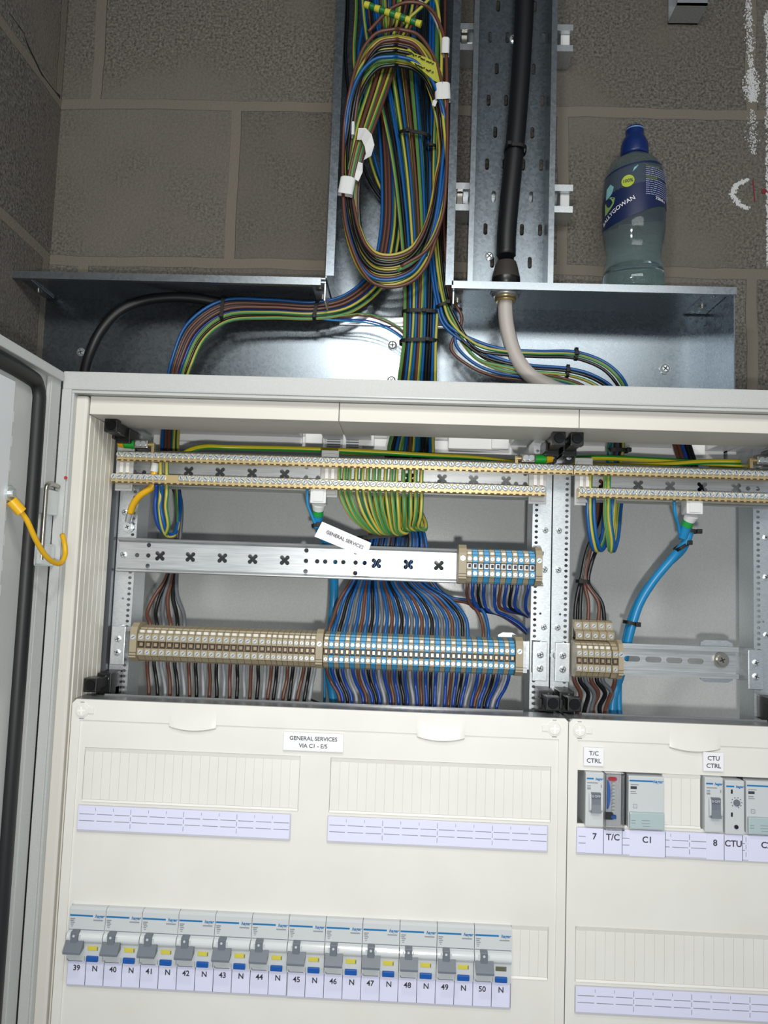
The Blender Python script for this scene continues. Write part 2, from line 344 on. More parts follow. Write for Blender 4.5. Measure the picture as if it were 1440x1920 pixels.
# ================================================================ cable trunking on the wall
ZT, ZL = 634, 624
tr = thing('cable_trunking', 'galvanised steel cable trunking forming a T above the enclosure, without its lids', 'cable trunking', (288, 299, 446))
part('back_panel', M().box(-258, 741, 297, 299.5, 446, ZT).box(203, 373, 297, 299.5, ZT, 1300), GALVD, tr)
part('top_panel', M().box(-262, 203, 200, 297, 632.5, ZT).box(-262, 197, 199, 200.8, ZL, ZT).box(-262, 197, 200.8, 206, ZL, ZL+.9), GALV, tr, 'top plate left of the riser')
part('top_panel', M().box(371, 741, 200, 297, 632.5, ZT).box(371, 743, 199, 200.8, ZL, ZT).box(371, 743, 200.8, 206, ZL, ZL+.9), GALV, tr, 'top plate right of the riser')
part('side_panel', M().box(203, 204.5, 200, 297, ZT, 1300).box(203, 214, 199, 200.8, 637, 1300).box(213.2, 214, 200.8, 206, 637, 1300), GALVD, tr, 'left wall of the riser')
part('side_panel', M().box(371.5, 373, 200, 297, ZT, 1300).box(362.5, 373, 199, 200.8, 628, 1300).box(362.5, 363.3, 200.8, 206, 628, 1300), GALVD, tr, 'right wall of the riser')
part('end_plate', M().box(739.5, 741, 200, 297, 446, 632.5), GALVD, tr)
part('end_plate', M().box(-262, -260.5, 200, 297, 446, 632.5), GALV, tr)
for x0, x1, sg in ((183, 203, 1), (373, 392, -1)):      # jointing brackets at the tee
    b = part('joint_bracket', M().box(x0, x1, 206, 290, 629.5, 632, .4).box(x1-2 if sg > 0 else x0, x1 if sg > 0 else x0+2, 208, 288, 606, 631, .4), ZINC, tr)
    part('rivet', M().cyl(((x0+x1)/2, 222, 630), ((x0+x1)/2, 222, 626), 5.2, 16), NICK, b)
    part('rivet', M().cyl(((x0+x1)/2, 262, 630), ((x0+x1)/2, 262, 626), 5.2, 16), NICK, b)
for x, y in ((-224, 220), (-215, 262), (722, 221), (722, 262)):
    part('rivet', M().cyl((x, y, 632.5), (x, y, 628.5), 5, 16).cyl((x, y, 628.5), (x, y, 627), 2.6, 12), NICK, tr)
part('corner_tab', M().box(-262, -206, 206, 292, 630.2, 632.2, .5), GALV, tr); part('corner_tab', M().box(710, 739, 206, 292, 630.2, 632.2, .5), GALV, tr)
for i, (px, py, r, a) in enumerate(((153, 661, 6.2, .3), (736, 648, 6.8, 0), (734, 714, 6.6, .8), (1246, 692, 7.2, .9), (750, 352, 5.5, .5))):
    p = U(px, py, 297)
    o = part('pan_screw', M().cyl((p.x, 297, p.z), (p.x, 294.8, p.z), r, 20).cyl((p.x, 294.8, p.z), (p.x, 292.6, p.z), r*.96, 20, r*.6), SCREW, tr)
    part('slot', slots_m(p.x, 292.6, p.z, r*.9, a), DARKM, o)
part('joint_strip', M().box(214, 371, 293.5, 296.9, 602, 616, 1.2), ZINC, tr, 'bright jointing strip across the foot of the riser')

# perforated cable tray
ty = thing('cable_tray', 'galvanised perforated cable tray standing on the trunking beside the riser', 'cable tray', (449, 255, 636))
hs = []
dz = 47.5
for k in range(12):
    z = UZ(960, 370, 255)+(k-2)*dz
    cols = (911, 944, 979, 1013) if k % 2 else (925, 962, 995)
    for c in cols:
        x = UX(c, 390, 255)
        hs.append(slot(x, z, 5.6, 17))
hs = [h for h in hs if min(q[1] for q in h) > 640]
part('tray_base', sheet(rect(399, 500, 636, 1300), hs, 254, 1.4), GALVD, ty)
part('side_flange', M().box(398, 399.4, 215, 254, 636, 1300).box(392.5, 399.4, 214, 215.3, 636, 1300).box(392.5, 393.5, 215, 221, 636, 1300), GALV, ty, 'left flange')
part('side_flange', M().box(499.5, 501, 215, 254, 636, 1300).box(499.5, 507, 214, 215.3, 636, 1300).box(506, 507, 215, 221, 636, 1300), GALV, ty, 'right flange')
for px, py in ((963, 74), (917, 481)):
    p = U(px, py, 254); add_screw('fixing_screw', p.x, 254, p.z, 6, ty, .8, 3)
p = U(920, 515, 245); part('fixing_stud', M().cyl((p.x, 247, 636), (p.x, 247, 652), 2.6, 10), ZINC, ty)

# strut channels behind tray and riser
def strut(label, x0, x1, zc):
    t = thing('strut_channel', label, 'strut channel', ((x0+x1)/2, 280, zc-20), 'strut channels carrying the tray')
    h = 20.5; y0 = 259.5
    prof = [(299.5, -h), (y0, -h), (y0, -11), (y0+7, -11), (y0+7, -13), (y0+2.3, -13), (y0+2.3, -h+2.3), (297, -h+2.3), (297, h-2.3), (y0+2.3, h-2.3), (y0+2.3, 13), (y0+7, 13), (y0+7, 11), (y0, 11), (y0, h), (299.5, h)]
    part('channel', M().prism([(a, zc+b) for a, b in prof], 0, x0, x1), ZINC, t)
    part('end_cap', M().box(x1-16, x1-3, y0+9, 296, zc-17, zc+17, .8).box(x1-14, x1-12, y0+8.3, y0+9.2, zc-10, zc+8), TAPEW, t, 'white end cap')
    for xx in (x0+6.5,):
        part('channel_nut', M().box(xx-4.5, xx+4.5, y0+10, y0+20, zc-12, zc+12, .8), NICK, t)
strut('bright strut channel crossing behind the tray, level with the bottle label', 376, 541, UZ(1000, 371, 259.5))
strut('bright strut channel crossing behind the tray at the top of the picture', 376, 538, UZ(1000, 70, 259.5))
p = U(1270, 8, 259.5); q = U(1327, 8, 259.5)
t = thing('strut_offcut', 'short bright strut end fixed to the wall at the top edge', 'strut channel', (p.x, 280, p.z))
part('channel', M().box(p.x, q.x, 259.5, 299.5, p.z, p.z+2.5).box(p.x, q.x, 259.5, 262, p.z, p.z+13).box(p.x, q.x, 259.5, 262, p.z+28, p.z+41).box(p.x, q.x, 259.5, 299.5, p.z+38.5, p.z+41).box(p.x, q.x, 297, 299.5, p.z, p.z+41), ZINC, t)

# ================================================================ enclosure
XR = 1010; ZB = -430
en = thing('enclosure', 'light grey steel distribution enclosure with its door open under the trunking', 'distribution enclosure', (480, 140, ZB))
m = M().box(-42, XR, -12, 2, 424, 443.5, 1.6)                          # front rim, top
m.box(-42, XR, -10, 40, 421, 425).box(-42, -32, -12, 2, ZB, 424.3, .5).box(-33.5, -30, -9.5, 40, ZB, 420.9)
part('front_frame', m, GREY, en)
part('side_plate', M().box(-44, -41.5, 0, 296, ZB, 443), GREY, en)
part('side_plate', M().box(XR-2.5, XR, 0, 296, ZB, 443), GREY, en)
part('top_plate', M().box(-41.5, XR-2.5, 0, 150, 440, 443).box(-41.5, XR-2.5, 286, 296, 428, 443).box(-41.5, -5, 150, 286, 440, 443).box(735, XR-2.5, 150, 286, 440, 443), GREY, en)
part('back_plate', M().box(-41.5, XR-2.5, 286, 296, ZB, 428), BACK, en)
part('bottom_plate', M().box(-41.5, XR-2.5, 0, 286, ZB, ZB+3), GREY, en)
# recessed inner side wall behind the left post
part('side_return', M().box(-41, -30, 96, 285, ZB+3, 428), BACK, en)
# cream shroud between frame and inside
tl = part('shroud', M().box(-17, 247, 1, 6, 401, 420.5, .8).box(-17, 247, 5, 77, 401, 403.5).box(-17, 247, 70, 77, 403, 421), CREAMB, en, 'cream top shroud, left length')
part('shroud', M().box(247.6, 497, 1, 6, 401, 420.5, .8).box(247.6, 497, 5, 77, 401, 403.5).box(247.6, 497, 70, 77, 403, 421), CREAMB, en, 'cream top shroud, middle length')
part('shroud', M().box(497.6, XR-12, 1, 6, 401, 420.5, .8).box(497.6, XR-12, 5, 77, 401, 403.5).box(497.6, XR-12, 70, 77, 403, 421), CREAMB, en, 'cream top shroud, right length')
m = M().box(-31, -18, -3, 6, ZB+3, 420, 3, 3)
part('shroud', m, CREAMB, en, 'cream trim down the left side')
m = M()
for k in range(6):
    m.box(-20, -17.4, 6+k*12, 17.2+k*12, ZB+3, 401, .5)
m.box(-21, -19.5, 6, 78, ZB+3, 401)
part('ribbed_liner', m, CREAM, en, 'ribbed cream liner inside the left edge')
# white gland plates in the roof
for i, (x0, x1) in enumerate(((-35, 232), (236, 484), (498, 745), (750, 990))):
    g = part('gland_plate', M().box(x0, x1, 96, 150, 424, 440).box(x0, x0+34, 150, 284, 424, 440).box(x1-26, x1, 150, 284, 424, 440)
             .box(x0, x1, 246, 284, 411, 428, 1).box(x0, x1, 96, 104, 411, 424, 1), PLATE, en, 'white roof gland plate')
    part('raised_cover', M().box(x0+40, x1-56, 150, 243, 425, 438, 1).box(x0+40, x1-56, 238, 245.8, 416, 436, 2) if i != 1 else M().box(x0+3, x0+38, 238, 245.8, 416, 436, 2).box(x1-110, x1-40, 238, 245.8, 416, 436, 2), PLATE, g)
    part('raised_cover', M().box(x1-52, x1-28, 236, 246.4, 417, 436, 2), PLATE, g)
vt = part('vent_grille', M().box(207, 258, 238.6, 240, 410, 438, .5), PLATE, en)
m = M()
for k in range(7):
    m.box(210, 228, 237.9, 238.6, 413+k*3.4, 414.5+k*3.4); m.box(236, 253, 237.9, 238.6, 413+k*3.4, 414.5+k*3.4)
part('louvre', m, MODL, vt)
p = U(272, 965, 286)
part('fixing_bolt', M().cyl((p.x, 286, p.z), (p.x, 275, p.z), 8, 6).cyl((p.x, 275, p.z), (p.x, 270, p.z), 5, 12), NICK, en)
part('red_plug', M().cyl((-31.5, -12, 331), (-31.5, -13, 331), 1.7, 10), REDI, en)

# door, hinged on the left edge and standing open towards the viewer
dr = thing('enclosure_door', 'light grey enclosure door standing open at the left, black gasket round its inner face', 'enclosure door', (-50, -14, ZB))
YD = -14
m = M().box(-62, -42.8, -34, -12.5, ZB, 441, 1.2).box(-66, -62.5, -640, YD, ZB, 441).box(-62.5, -39, -640, -16, 431, 441, 1.5).box(-46.5, -43.5, -36, -33.5, ZB, 431)
part('door_panel', m, GREY, dr)
part('inner_face', M().box(-50, -47.6, -640, -34, ZB, 431), GREY, dr)
gk = [(-46, -54, ZB+8), (-46, -54, 392), (-46, -55, 408), (-46, -62, 418), (-46, -80, 421), (-46, -300, 421), (-46, -600, 421)]
part('gasket', M().tube(gk, 8, 12), GASK, dr, 'black rubber gasket')
m = sheet(rect(-640, -76, ZB+20, 398), [slot(-92, 380-k*25, 5, 11) for k in range(30)], 0, 2.5)
m2 = M().add([(-47+y, x, z) for x, y, z in m.v], m.f); m2.box(-50, -45.8, -84, -76, ZB+20, 398)
m3 = M().box(-48, -42, -150, -105, ZB+20, 408, 1)
sr = part('stiffening_rail', m3, mat('rail_white', '#cfd4d6', .4), dr)
m = M()
for k in range(34): m.box(-47.8, -47.2, -98, -94, 372-k*23, 382-k*23)
part('slot_row', m, TAPEW, sr)
hg = thing('hinge', 'chromed two knuckle hinge with a bent pin between door and frame', 'hinge', (-42, -22, 228))
hx = UX(92, 940, -24)
def hz(py): return UZ(88, py, -24)
part('knuckle', M().box(-45, -37, -42, -13, hz(966), hz(918), 2.5, 3), SCREW, hg)
part('knuckle', M().box(-45, -37, -54, -13, hz(1062), hz(1020), 2.5, 3), SCREW, hg)
part('hinge_pin', M().cyl((-38, -40, hz(1050)), (-38, -40, hz(920)), 2.4, 12).tube([(-38, -40, hz(924)), (-38, -38, hz(913)), (-38, -32, hz(909)), (-38, -14, hz(910))], 2.4, 10), NICK, hg)
part('hinge_leaf', M().box(-43.4, -42.2, -34, -13, hz(1040), hz(930), .4), ZINC, hg)
# bonding lead of the door
def Pz(l): return [U(*q) for q in l]
bl = thing('bonding_lead', 'yellow bonding wire looping from the door stud round the frame edge', 'wire', tuple(U(12, 930, -104)))
part('wire', M().tube(Pz([(32, 950, -98), (50, 975, -90), (66, 1010, -78), (84, 1040, -62), (100, 1054, -48), (114, 1056, -36), (122, 1040, -26), (121, 1020, -22), (117, 1003, -17)]), 2.6, 10), CAB['yellow'], bl)
a, b = U(21, 938, -104), U(40, 960, -98)
part('ferrule_sleeve', M().cyl(a, b, 5.2, 16), CAB['yellow'], bl)
a = U(12, 925, -104); part('ring_lug', M().cyl((-42, a.y, a.z), (-39.5, a.y, a.z), 7, 16).cyl((-39.5, a.y, a.z), (-36, a.y, a.z), 4, 6), SCREW, bl)

# ================================================================ slotted uprights, rails
def upright(label, x0, x1, hx, zlow=86):
    hs = [slot(hx, z, 4.2, 3.4, 3) for z in [98+6.25*k for k in range(48)]]
    xm = (x0+x1)/2
    hs += [circ(xm if x1-x0 > 18 else xm-3, z, 1.4, 8) for z in (205,)]
    t = thing('upright', label, 'slotted upright', (xm, 100, zlow), 'slotted uprights of the mounting frame')
    part('slotted_face', sheet(rect(x0, x1, zlow, 401), hs, 94, 1.6), ZINC, t)
    part('web', M().box(x0, x0+1.5, 95.5, 132, zlow, 401).box(x1-1.5, x1, 95.5, 132, zlow, 401), ZINC, t)
    kk = x0+7 if hx > xm else x1-7
    for z in (305, 256) if x0 < 0 else (300, 255, 190):
        add_screw('screw', kk, 94, z, 3.6, t, z*.3, 1.6)
    return t
upright('left slotted steel upright next to the ribbed liner', -14, 8, 3.5)
upright('slotted steel upright left of the central seam', 466, 487.6, 470.5)
upright('slotted steel upright right of the central seam', 489.2, 509, 505)
upright('slotted steel upright at the right edge of the picture', 716, 737, 721.3)
part('filler', M().box(-29, -15, 85, 96, ZB+3, 420), mat('galv_dark', '#62666a', .5, .6), en, 'dark grey steel filler behind the left liner')
def rail(name, label, x0, x1, z0, z1, crosses, rounds, cz):
    t = thing(name, label, 'mounting rail', ((x0+x1)/2, 92, z0), 'flat mounting rails with cross shaped holes')
    hs = [cross(x, cz, 6.8) for x in crosses]+[circ(x, z, r) for x, z, r in rounds]
    part('rail_face', sheet(rect(x0, x1, z0+4, z1-4), hs, 90, 1.5), RAIL, t)
    e = M()
    for z, s in ((z0, 1), (z1, -1)):
        e.prism([(84, z+s*1), (85, z), (87, z), (88, z+s*2), (91.4, z+s*3.4), (91.4, z+s*4.6), (89.8, z+s*4.6), (86.5, z+s*3), (86, z+s*2.4), (84.6, z+s*2.4)], 0, x0, x1)
    part('rolled_edge', e, RAIL, t)
    for x in (x0+6, x1-5) if name == 'mounting_rail' else ():
        if x < 460: add_screw('screw', x, 90, cz, 3.8, t, .4, 1.6)
    return t
def rx(px, y=1050): return UX(px, y, 91)
RO = []
for px, dzs in ((278, (12, 0, -12)), (257, (0,)), (574, (12, 0, -12)), (595, (0,)), (610, (0,)), (629, (0,)), (644, (0,)), (667, (12, 0, -12)), (684, (0,))):
    RO += [(rx(px), 255.5+d, 2.6) for d in dzs]
rail('mounting_rail', 'wide zinc rail across the left bay at mid height, terminals clipped on its right end', -10, 478, 236, 275, [rx(p) for p in (300, 357, 417, 474, 534, 706, 766, 823)], RO, 255.5)
RT = [(rx(px, 880), z, 2.6) for px, z in ((253, 364), (253, 352), (271, 352), (575, 364), (575, 352), (597, 352), (612, 352), (968, 352), (985, 364), (985, 352))]
rail('mounting_rail', 'wide zinc rail behind the brass earth bars of the left bay', -10, 478, 333, 377, [rx(p, 885) for p in (354, 413, 473, 534, 768, 829, 888, 949)], RT, 355)
rail('mounting_rail', 'wide zinc rail behind the brass bars of the right bay', 512, 736, 333, 377, [rx(p, 915) for p in (1131, 1196, 1256, 1316, 1380)], [(rx(1402, 915), 355, 2.6), (rx(1420, 915), 367, 2.6), (rx(1420, 915), 355, 2.6)], 355)

def dinrail(label, x0, x1, zc, slots_, group='slotted din rails'):
    t = thing('din_rail', label, 'din rail', ((x0+x1)/2, 92, zc-17), group)
    part('rail_face', sheet(rect(x0, x1, zc-13.5, zc+13.5), [slot(x, zc, 18, 6.2) for x in slots_], 96, 1.4), RAIL, t)
    e = M()
    for s in (1, -1):
        e.prism([(97.4, zc+s*12.4), (97.4, zc+s*13.8), (90, zc+s*13.8), (90, zc+s*17.5), (88.6, zc+s*17.5), (88.6, zc+s*12.4)], 0, x0, x1)
    part('rail_edge', e, RAIL, t)
    return t
sx_ = [UX(p, 1238, 96) for p in (1185, 1225, 1264, 1304)]
dn = dinrail('slotted din rail running right of the short beige terminals', 512, 697, 158, sx_)
p = U(1351, 1237, 96); o = part('rail_screw', M().cyl((p.x, 96, p.z), (p.x, 93, p.z), 8.5, 20).cyl((p.x, 93, p.z), (p.x, 90.6, p.z), 5.6, 16), NICK, dn); part('slot', slots_m(p.x, 90.6, p.z, 5, .4), DARKM, o)
dinrail('din rail carrying the long row of terminals in the left bay', -2, 462, 156, [])
def bracket(label, x0, x1, xp, zc, tabs):
    t = thing('rail_bracket', label, 'bracket', ((x0+x1)/2, 100, zc-20), 'zinc rail brackets on the uprights')
    a, b = min(x0, x1), max(x0, x1)
    part('bracket_plate', M().box(a, b, 97.6, 99.4, zc-16, zc+16, .4), ZINC, t)
    if tabs:
        part('rounded_ear', M().prism([(tabs[0], zc+16), (tabs[1], zc+16), (tabs[1], zc+22), (tabs[1]-6, zc+25), (tabs[0]+5, zc+25), (tabs[0], zc+22)], 1, 97.6, 99.4), ZINC, t)
        part('rounded_ear', M().prism([(tabs[0], zc-16), (tabs[1], zc-16), (tabs[1], zc-19), (tabs[1]-6, zc-22), (tabs[0]+5, zc-22), (tabs[0], zc-19)], 1, 97.6, 99.4), ZINC, t)
    part('side_arm', M().prism([(xp, 82), (xp+1.6, 82), (b if xp > b-20 else a, 99), (b-1.5 if xp > b-20 else a+1.5, 99)], 2, zc-18, zc+18), ZINC, t)
    f = part('fixing_foot', M().box(xp-8, xp+8, 80.5, 82.4, zc-26, zc+17, .6), ZINC, t)
    for k, (dx, dz_) in enumerate(((0, 3), (0, -12))): add_screw('screw', xp+dx, 80.5, zc+dz_, 3.9, f, k+.3, 1.8)
    return t
bracket('zinc bracket holding the slotted rail to the right hand upright', 668, 700, 712, 157, (658, 694))
bracket('zinc bracket holding the long terminal rail to the left upright', -2, 24, -1, 157, None)
bracket('zinc bracket behind the right end of the blue terminals', 448, 466, 475, 157, (430, 452))
bracket('zinc bracket on the right upright of the central pair', 506, 520, 500, 157, None)
# foot plates joining the central uprights
for i, (x, lb) in enumerate(((480, 'left foot plate screw of the central uprights'), (496, 'right foot plate screw of the central uprights'))):
    t = thing('clamp_screw', lb, 'screw', (x, 92, 159), 'clamp screws at the foot of the central uprights')
    part('washer', M().cyl((x, 94, 159), (x, 92.5, 159), 7.6, 20), ZINC, t); o = part('screw_head', M().cyl((x, 92.5, 159), (x, 89.5, 159), 5, 18, 4), SCREW, t); part('slot', slots_m(x, 89.5, 159, 4.4, .5+i), DARKM, o)

# black plastic cover supports
def support(label, x, top, sgn=1, arm=1):
    z = 394 if top else 116
    t = thing('cover_support', label, 'plastic support', (x, 60, z-8), 'black plastic cover supports')
    s = -1 if top else 1
    m = M().box(x-7, x+7, 22, 34, z-7.5, z+7, 1)
    part('socket', m, BLK, t)
    part('socket_ring', M().cyl((x, 22, z), (x, 21, z), 5.6, 20, 5.2), mat('socket_%d_%d' % (x, z), '#050506', .2), t)
    m = M().box(x-6, x+5, 34, 62, z-5.5-2*(s < 0), z+5, .8).box(x-8, x+8, 60, 94, z-13 if top else z-18, z+4 if top else z+8, 1.2)
    m.box(x-9, x-6, 50, 80, z-10, z, .8).box(x-3, x+8, 74, 86, z-18, z-8, .8)
    part('support_arm', m, BLK, t)
    add_screw('screw', x+2, 73 if top else 60, z-12 if top else z+2, 3.2, t, .4, 1.5)
    return t
support('black plastic cover support in the top left corner under the shroud', -2, True)
support('black plastic cover support hanging left of the seam under the shroud', 481, True)
support('black plastic cover support hanging right of the seam under the shroud', 500, True)
support('black plastic cover support at the top, cut by the right edge', 733, True)
support('black plastic cover support resting at the lower left on the cover edge', -6, False)
support('black plastic cover support left of the seam on the cover edge', 479, False)
support('black plastic cover support right of the seam on the cover edge', 501, False)
support('black plastic cover support at the lower right edge of the picture', 727, False)

# ================================================================ brass bars
def earth_bar(label, x0, x1, z, n, y=62, missing=()):
    t = thing('terminal_bar', label, 'terminal bar', ((x0+x1)/2, y+6, z-6), 'brass screw terminal bars')
    part('bar', M().box(x0, x1, y, y+11, z-7.2, z+3.4, .6), BRASS, t)
    d = (x1-x0)/n
    tm = M()
    for i in range(n):
        xx = x0+d*(i+.5); tm.box(xx-d*.3, xx+d*.3, y-.35, y+.2, z-7.1, z-5.7)
    part('wire_entry', tm, mat('bar_slot_%d' % int(x0+z), '#4e3c1c', .6, .3), t)
    hm = M().cyl((0, y, 0), (0, y-1.6, 0), d*.5, 12, None, False).cyl((0, y-1.6, 0), (0, y-2.4, 0), d*.5, 12, d*.36)
    me = hm.mesh('clamp_screw', SCREW, (0, 0, 0)); ORG['q'] = 0
    sms = [slots_m(0, y-2.4, 0, d*.42, a, False).mesh('slot', DARKM, (0, 0, 0)) for a in (.3, 1.1, 1.9, 2.6)]
    for i in range(n):
        if i in missing: continue
        xx = x0+d*(i+.5)
        o = bpy.data.objects.new('clamp_screw', me); C.objects.link(o); o.parent = t; o.location = (Vector((xx, 0, z))-Vector((ORG[t.name][0], ORG[t.name][1], ORG[t.name][2])))*S
        s_ = bpy.data.objects.new('slot', random.choice(sms)); C.objects.link(s_); s_.parent = o
    return t
def bz(py, px=700, y=60): return UZ(px, py, y)
earth_bar('upper brass terminal bar of the left bay, full of zinc screws', -9, 505, bz(864, 650), 74)
earth_bar('upper brass terminal bar of the right bay, level with the left one', 505.6, 735, bz(864, 650), 33)
earth_bar('lower brass terminal bar across the left bay', -14, 475, bz(906, 650), 70, missing=(9, 10))
earth_bar('lower brass terminal bar starting right of the central uprights', 511, 735, bz(906, 650), 32)
for i, (px, lb) in enumerate(((234, 'clear plastic bar carrier at the left end of the brass bars'), (618, 'clear plastic bar carrier in the middle of the left bars'), (1008, 'clear plastic bar carrier at the right end of the left bars'), (1094, 'clear plastic bar carrier at the left end of the right bars'))):
    x = UX(px, 890, 76)
    t = thing('bar_carrier', lb, 'bar carrier', (x, 80, 330), 'plastic carriers of the brass bars')
    part('carrier_plate', M().box(x-10, x+10, 74, 77, 328, 382, 1).box(x-8, x+8, 72, 90, 374, 378, .6).box(x-8, x+8, 72, 90, 331, 335, .6), mat('carrier_%d' % i, '#c4c6c6', .3, 0, Alpha=.85), t)
    part('carrier_lug', M().box(x-5, x-1, 72, 74.5, 349, 361, .6).box(x+2, x+6, 72, 74.5, 349, 361, .6), PLATE, t)

# ================================================================ cover panels
def X0(px, py=1500, Y=0): return UX(px, py, Y)
FACE = grain(mat('cover_cream', '#dfdfd9', .40), 14, '#dcdbd5', '#e2e2dd', 0, lo=.3, hi=.7)
CPL = mat('cover_edge_grey', '#85888a', .25, .35)
O1 = (1.5, 222.0, 3, 57); O2 = (253.0, 474.0, 3, 57); O3 = (-1, 437.5, -147, -97); O3b = (437.5, 474, -147, -97)
def quarter_turn(x, z, par, right):
    s = part('quarter_turn', M().cyl((x, 0, z), (x, -1.2, z), 7, 24).cyl((x, -1.2, z), (x, -1.9, z), 6.2, 24, 5.6), FACE, par)
    part('cross', slots_m(x, -1.9, z, 6.4, 0 if right else .1), mat('soft_cream_%d' % int(x), '#f4f3ee', .5), s)
    a = 6.5*(-1 if right else 1)
    part('pointer_tab', M().box(x+a-.01, x+a+(-6 if right else 6), -1.4, 0, z-3, z+3, .6) if not right else M().box(x+a-6, x+a, -1.4, 0, z-3, z+3, .6), FACE, s)
    part('end_marks', M().box(x-2.4, x+2.4, -.4, 0, z-8.6, z-7.8).box(x-2, x+2, -.4, 0, z+7.8, z+8.5), INKF, s)
def grip(xa, xb, par):
    m = M(); n = 16; k = 8; vs = []
    for j in range(k+1):
        t = j/k; z = 103-t*21
        for i in range(n+1):
            u = 2*i/n-1; sag = 3.4*(1-u*u)*t
            vs.append((xa+(xb-xa)*i/n, -.1-2.2*t*t*(1-.35*u*u)*(1 if 0 < i < n else .3), z-sag))
    m.add(vs, [(j*(n+1)+i, j*(n+1)+i+1, (j+1)*(n+1)+i+1, (j+1)*(n+1)+i) for j in range(k) for i in range(n)], True)
    b = vs[-(n+1):]; m.add(b+[(x, 1, z-1.5) for x, y, z in b], [(i, i+1, n+2+i, n+1+i) for i in range(n)])
    part('finger_grip', m, FACE, par)
def cover(label, x0, x1, opens, grips, turns):
    t = thing('front_fascia', label, 'fascia', ((x0+x1)/2, 12, ZB+5))
    fx0, fx1 = x0+9, x1-9
    part('field', sheet(rect(fx0, fx1, ZB+5, 84.5), [rect(*o) for o in opens], 1.6, 2.4), FACE, t)
    r = sheet([(x0, ZB+5), (fx0, ZB+5), (fx0, 84.5), (fx1, 84.5), (fx1, ZB+5), (x1, ZB+5), (x1, 102), (x1-3, 105), (x0+4, 105), (x0, 101)], [], 0, 3.5)
    r.box(x0, x0+2, 3, 30, ZB+5, 101); r.box(x1-2, x1, 3, 30, ZB+5, 101)
    part('rim', r, FACE, t)
    part('top_flange', M().box(x0+1, x1-1, 3.4, 34, 103, 104.6).box(x0+20, x1-40, 33, 35, 103, 106), CPL, t, 'glossy grey top flange')
    for g in grips: grip(*g, t)
    for x, z, rt in turns: quarter_turn(x, z, t, rt)
    return t
c1 = cover('wide cream cover panel of the left bay, holding the long breaker row', -14, 490, [O1, O2, (-1, 474, -147, -97)], [(87, 135), (339, 387)], [(-3.5, 94, False), (476.5, 95, True)])
c2 = cover('narrow cream cover panel right of the seam', 490.9, 742, [(500.5, 731, 3, 55), (500.5, 731, -147, -95)], [(X0(1255, 1370), X0(1350, 1370), )], [(501.5, 94.5, False)])
def blanking(name_parent, o, n, label, yb=2.6):
    x0, x1, z0, z1 = o; m = M(); d = (x1-x0-1)/n
    for k in range(n): m.box(x0+.5+k*d, x0+.5+(k+1)*d-.2, 1.4, 3.4, z0+2.5, z1-4, .2, 1)
    m.box(x0+.3, x1-.3, 2.0, 5, z0+.3, z1-.3).prism([(1.6, z1-3.9), (3.4, z1-3.9), (3.4, z1-.5), (.6, z1-.5)], 0, x0+.4, x1-.4).prism([(1.4, z0+2.4), (3.4, z0+2.4), (3.4, z0+.4), (.4, z0+.4)], 0, x0+.4, x1-.4)
    t = solo('blanking_plate', m, FACE, label, 'blanking plate'); return t
blanking(0, O1, 24, 'ribbed cream blanking plate in the upper left window of the wide cover')
blanking(0, O2, 24, 'ribbed cream blanking plate in the upper right window of the wide cover')
blanking(0, O3b, 4, 'short ribbed blanking plate right of breaker 50')
blanking(0, (584, 622, 3, 55), 4, 'short ribbed blanking plate between the contactor and the right hand switch')
blanking(0, (500.5, 731, -147, -95), 24, 'ribbed cream blanking plate low on the right cover')

def strip(label, x0, x1, z, dashes=True, cells=12, cards=(), h=24, base=True):
    t = thing('label_strip', label, 'label strip', ((x0+x1)/2, 0, z-h))
    part('holder', M().box(x0-.6, x1+.6, -1.2, .6, z-h-1.2, z+.4, .5), CARDH, t)
    if base: part('paper', M().box(x0, x1-.6, -1.7, -1.1, z-h+.6, z), CARD, t)
    if dashes:
        m = M(); d = (x1-x0)/cells
        for k in range(cells):
            a = x0+k*d
            for zz in (z-8, z-14.5): m.box(a+1.5, a+d-1, -1.95, -1.6, zz-.3, zz+.3)
            if k:
                if k % 3: m.box(a-.2, a+.2, -1.95, -1.6, z-4.6, z-1.8)
                else:
                    for q in ((1.8, 6.8), (9.2, 13.4), (16, 20.5)): m.box(a-.25, a+.25, -1.95, -1.6, z-q[1], z-q[0])
        part('printed_dashes', m, INKF, t)
    for (a, b, s_, tx, dz) in cards:
        c = part('card', M().box(a+.25, b-.25, -2.2, -1.7, z-h+1-dz, z+.2-dz*.2), CARD, t)
        if tx: part('printing', text(tx, (a+b)/2, z-h*.30-dz, s_, -2.35, .035*s_/2, t=.1), INK, c)
        part('cut_line', M().box(b-.3, b+.15, -2.35, -1.7, z-h+1-dz, z-dz*.2), INK, c)
    return t
strip('blank dashed label strip under the upper left window', 0, 215, 0)
strip('blank dashed label strip under the upper right window', 253, 471, 0)
strip('blank dashed label strip low on the right cover', 501, 742, -150, cells=13)
BW = 36.45
cards = []
for i in range(12):
    a = i*BW
    cards.append((a, a+BW/2, 7.2, str(39+i), 0)); cards.append((a+BW/2, a+BW, 7.2, 'N', 0))
strip('left hand numbered strip under the breakers, from 39 to 44', 0, BW*6, -149, False, cards=cards[:12], base=False)
strip('right hand numbered strip under the breakers, ending with 50', BW*6+1, BW*12, -149.5, False, cards=[(a+(.8 if i == 0 else 0), b, s_, t_, d) for i, (a, b, s_, t_, d) in enumerate(cards[12:])], base=False)
zR = 0
rc = []
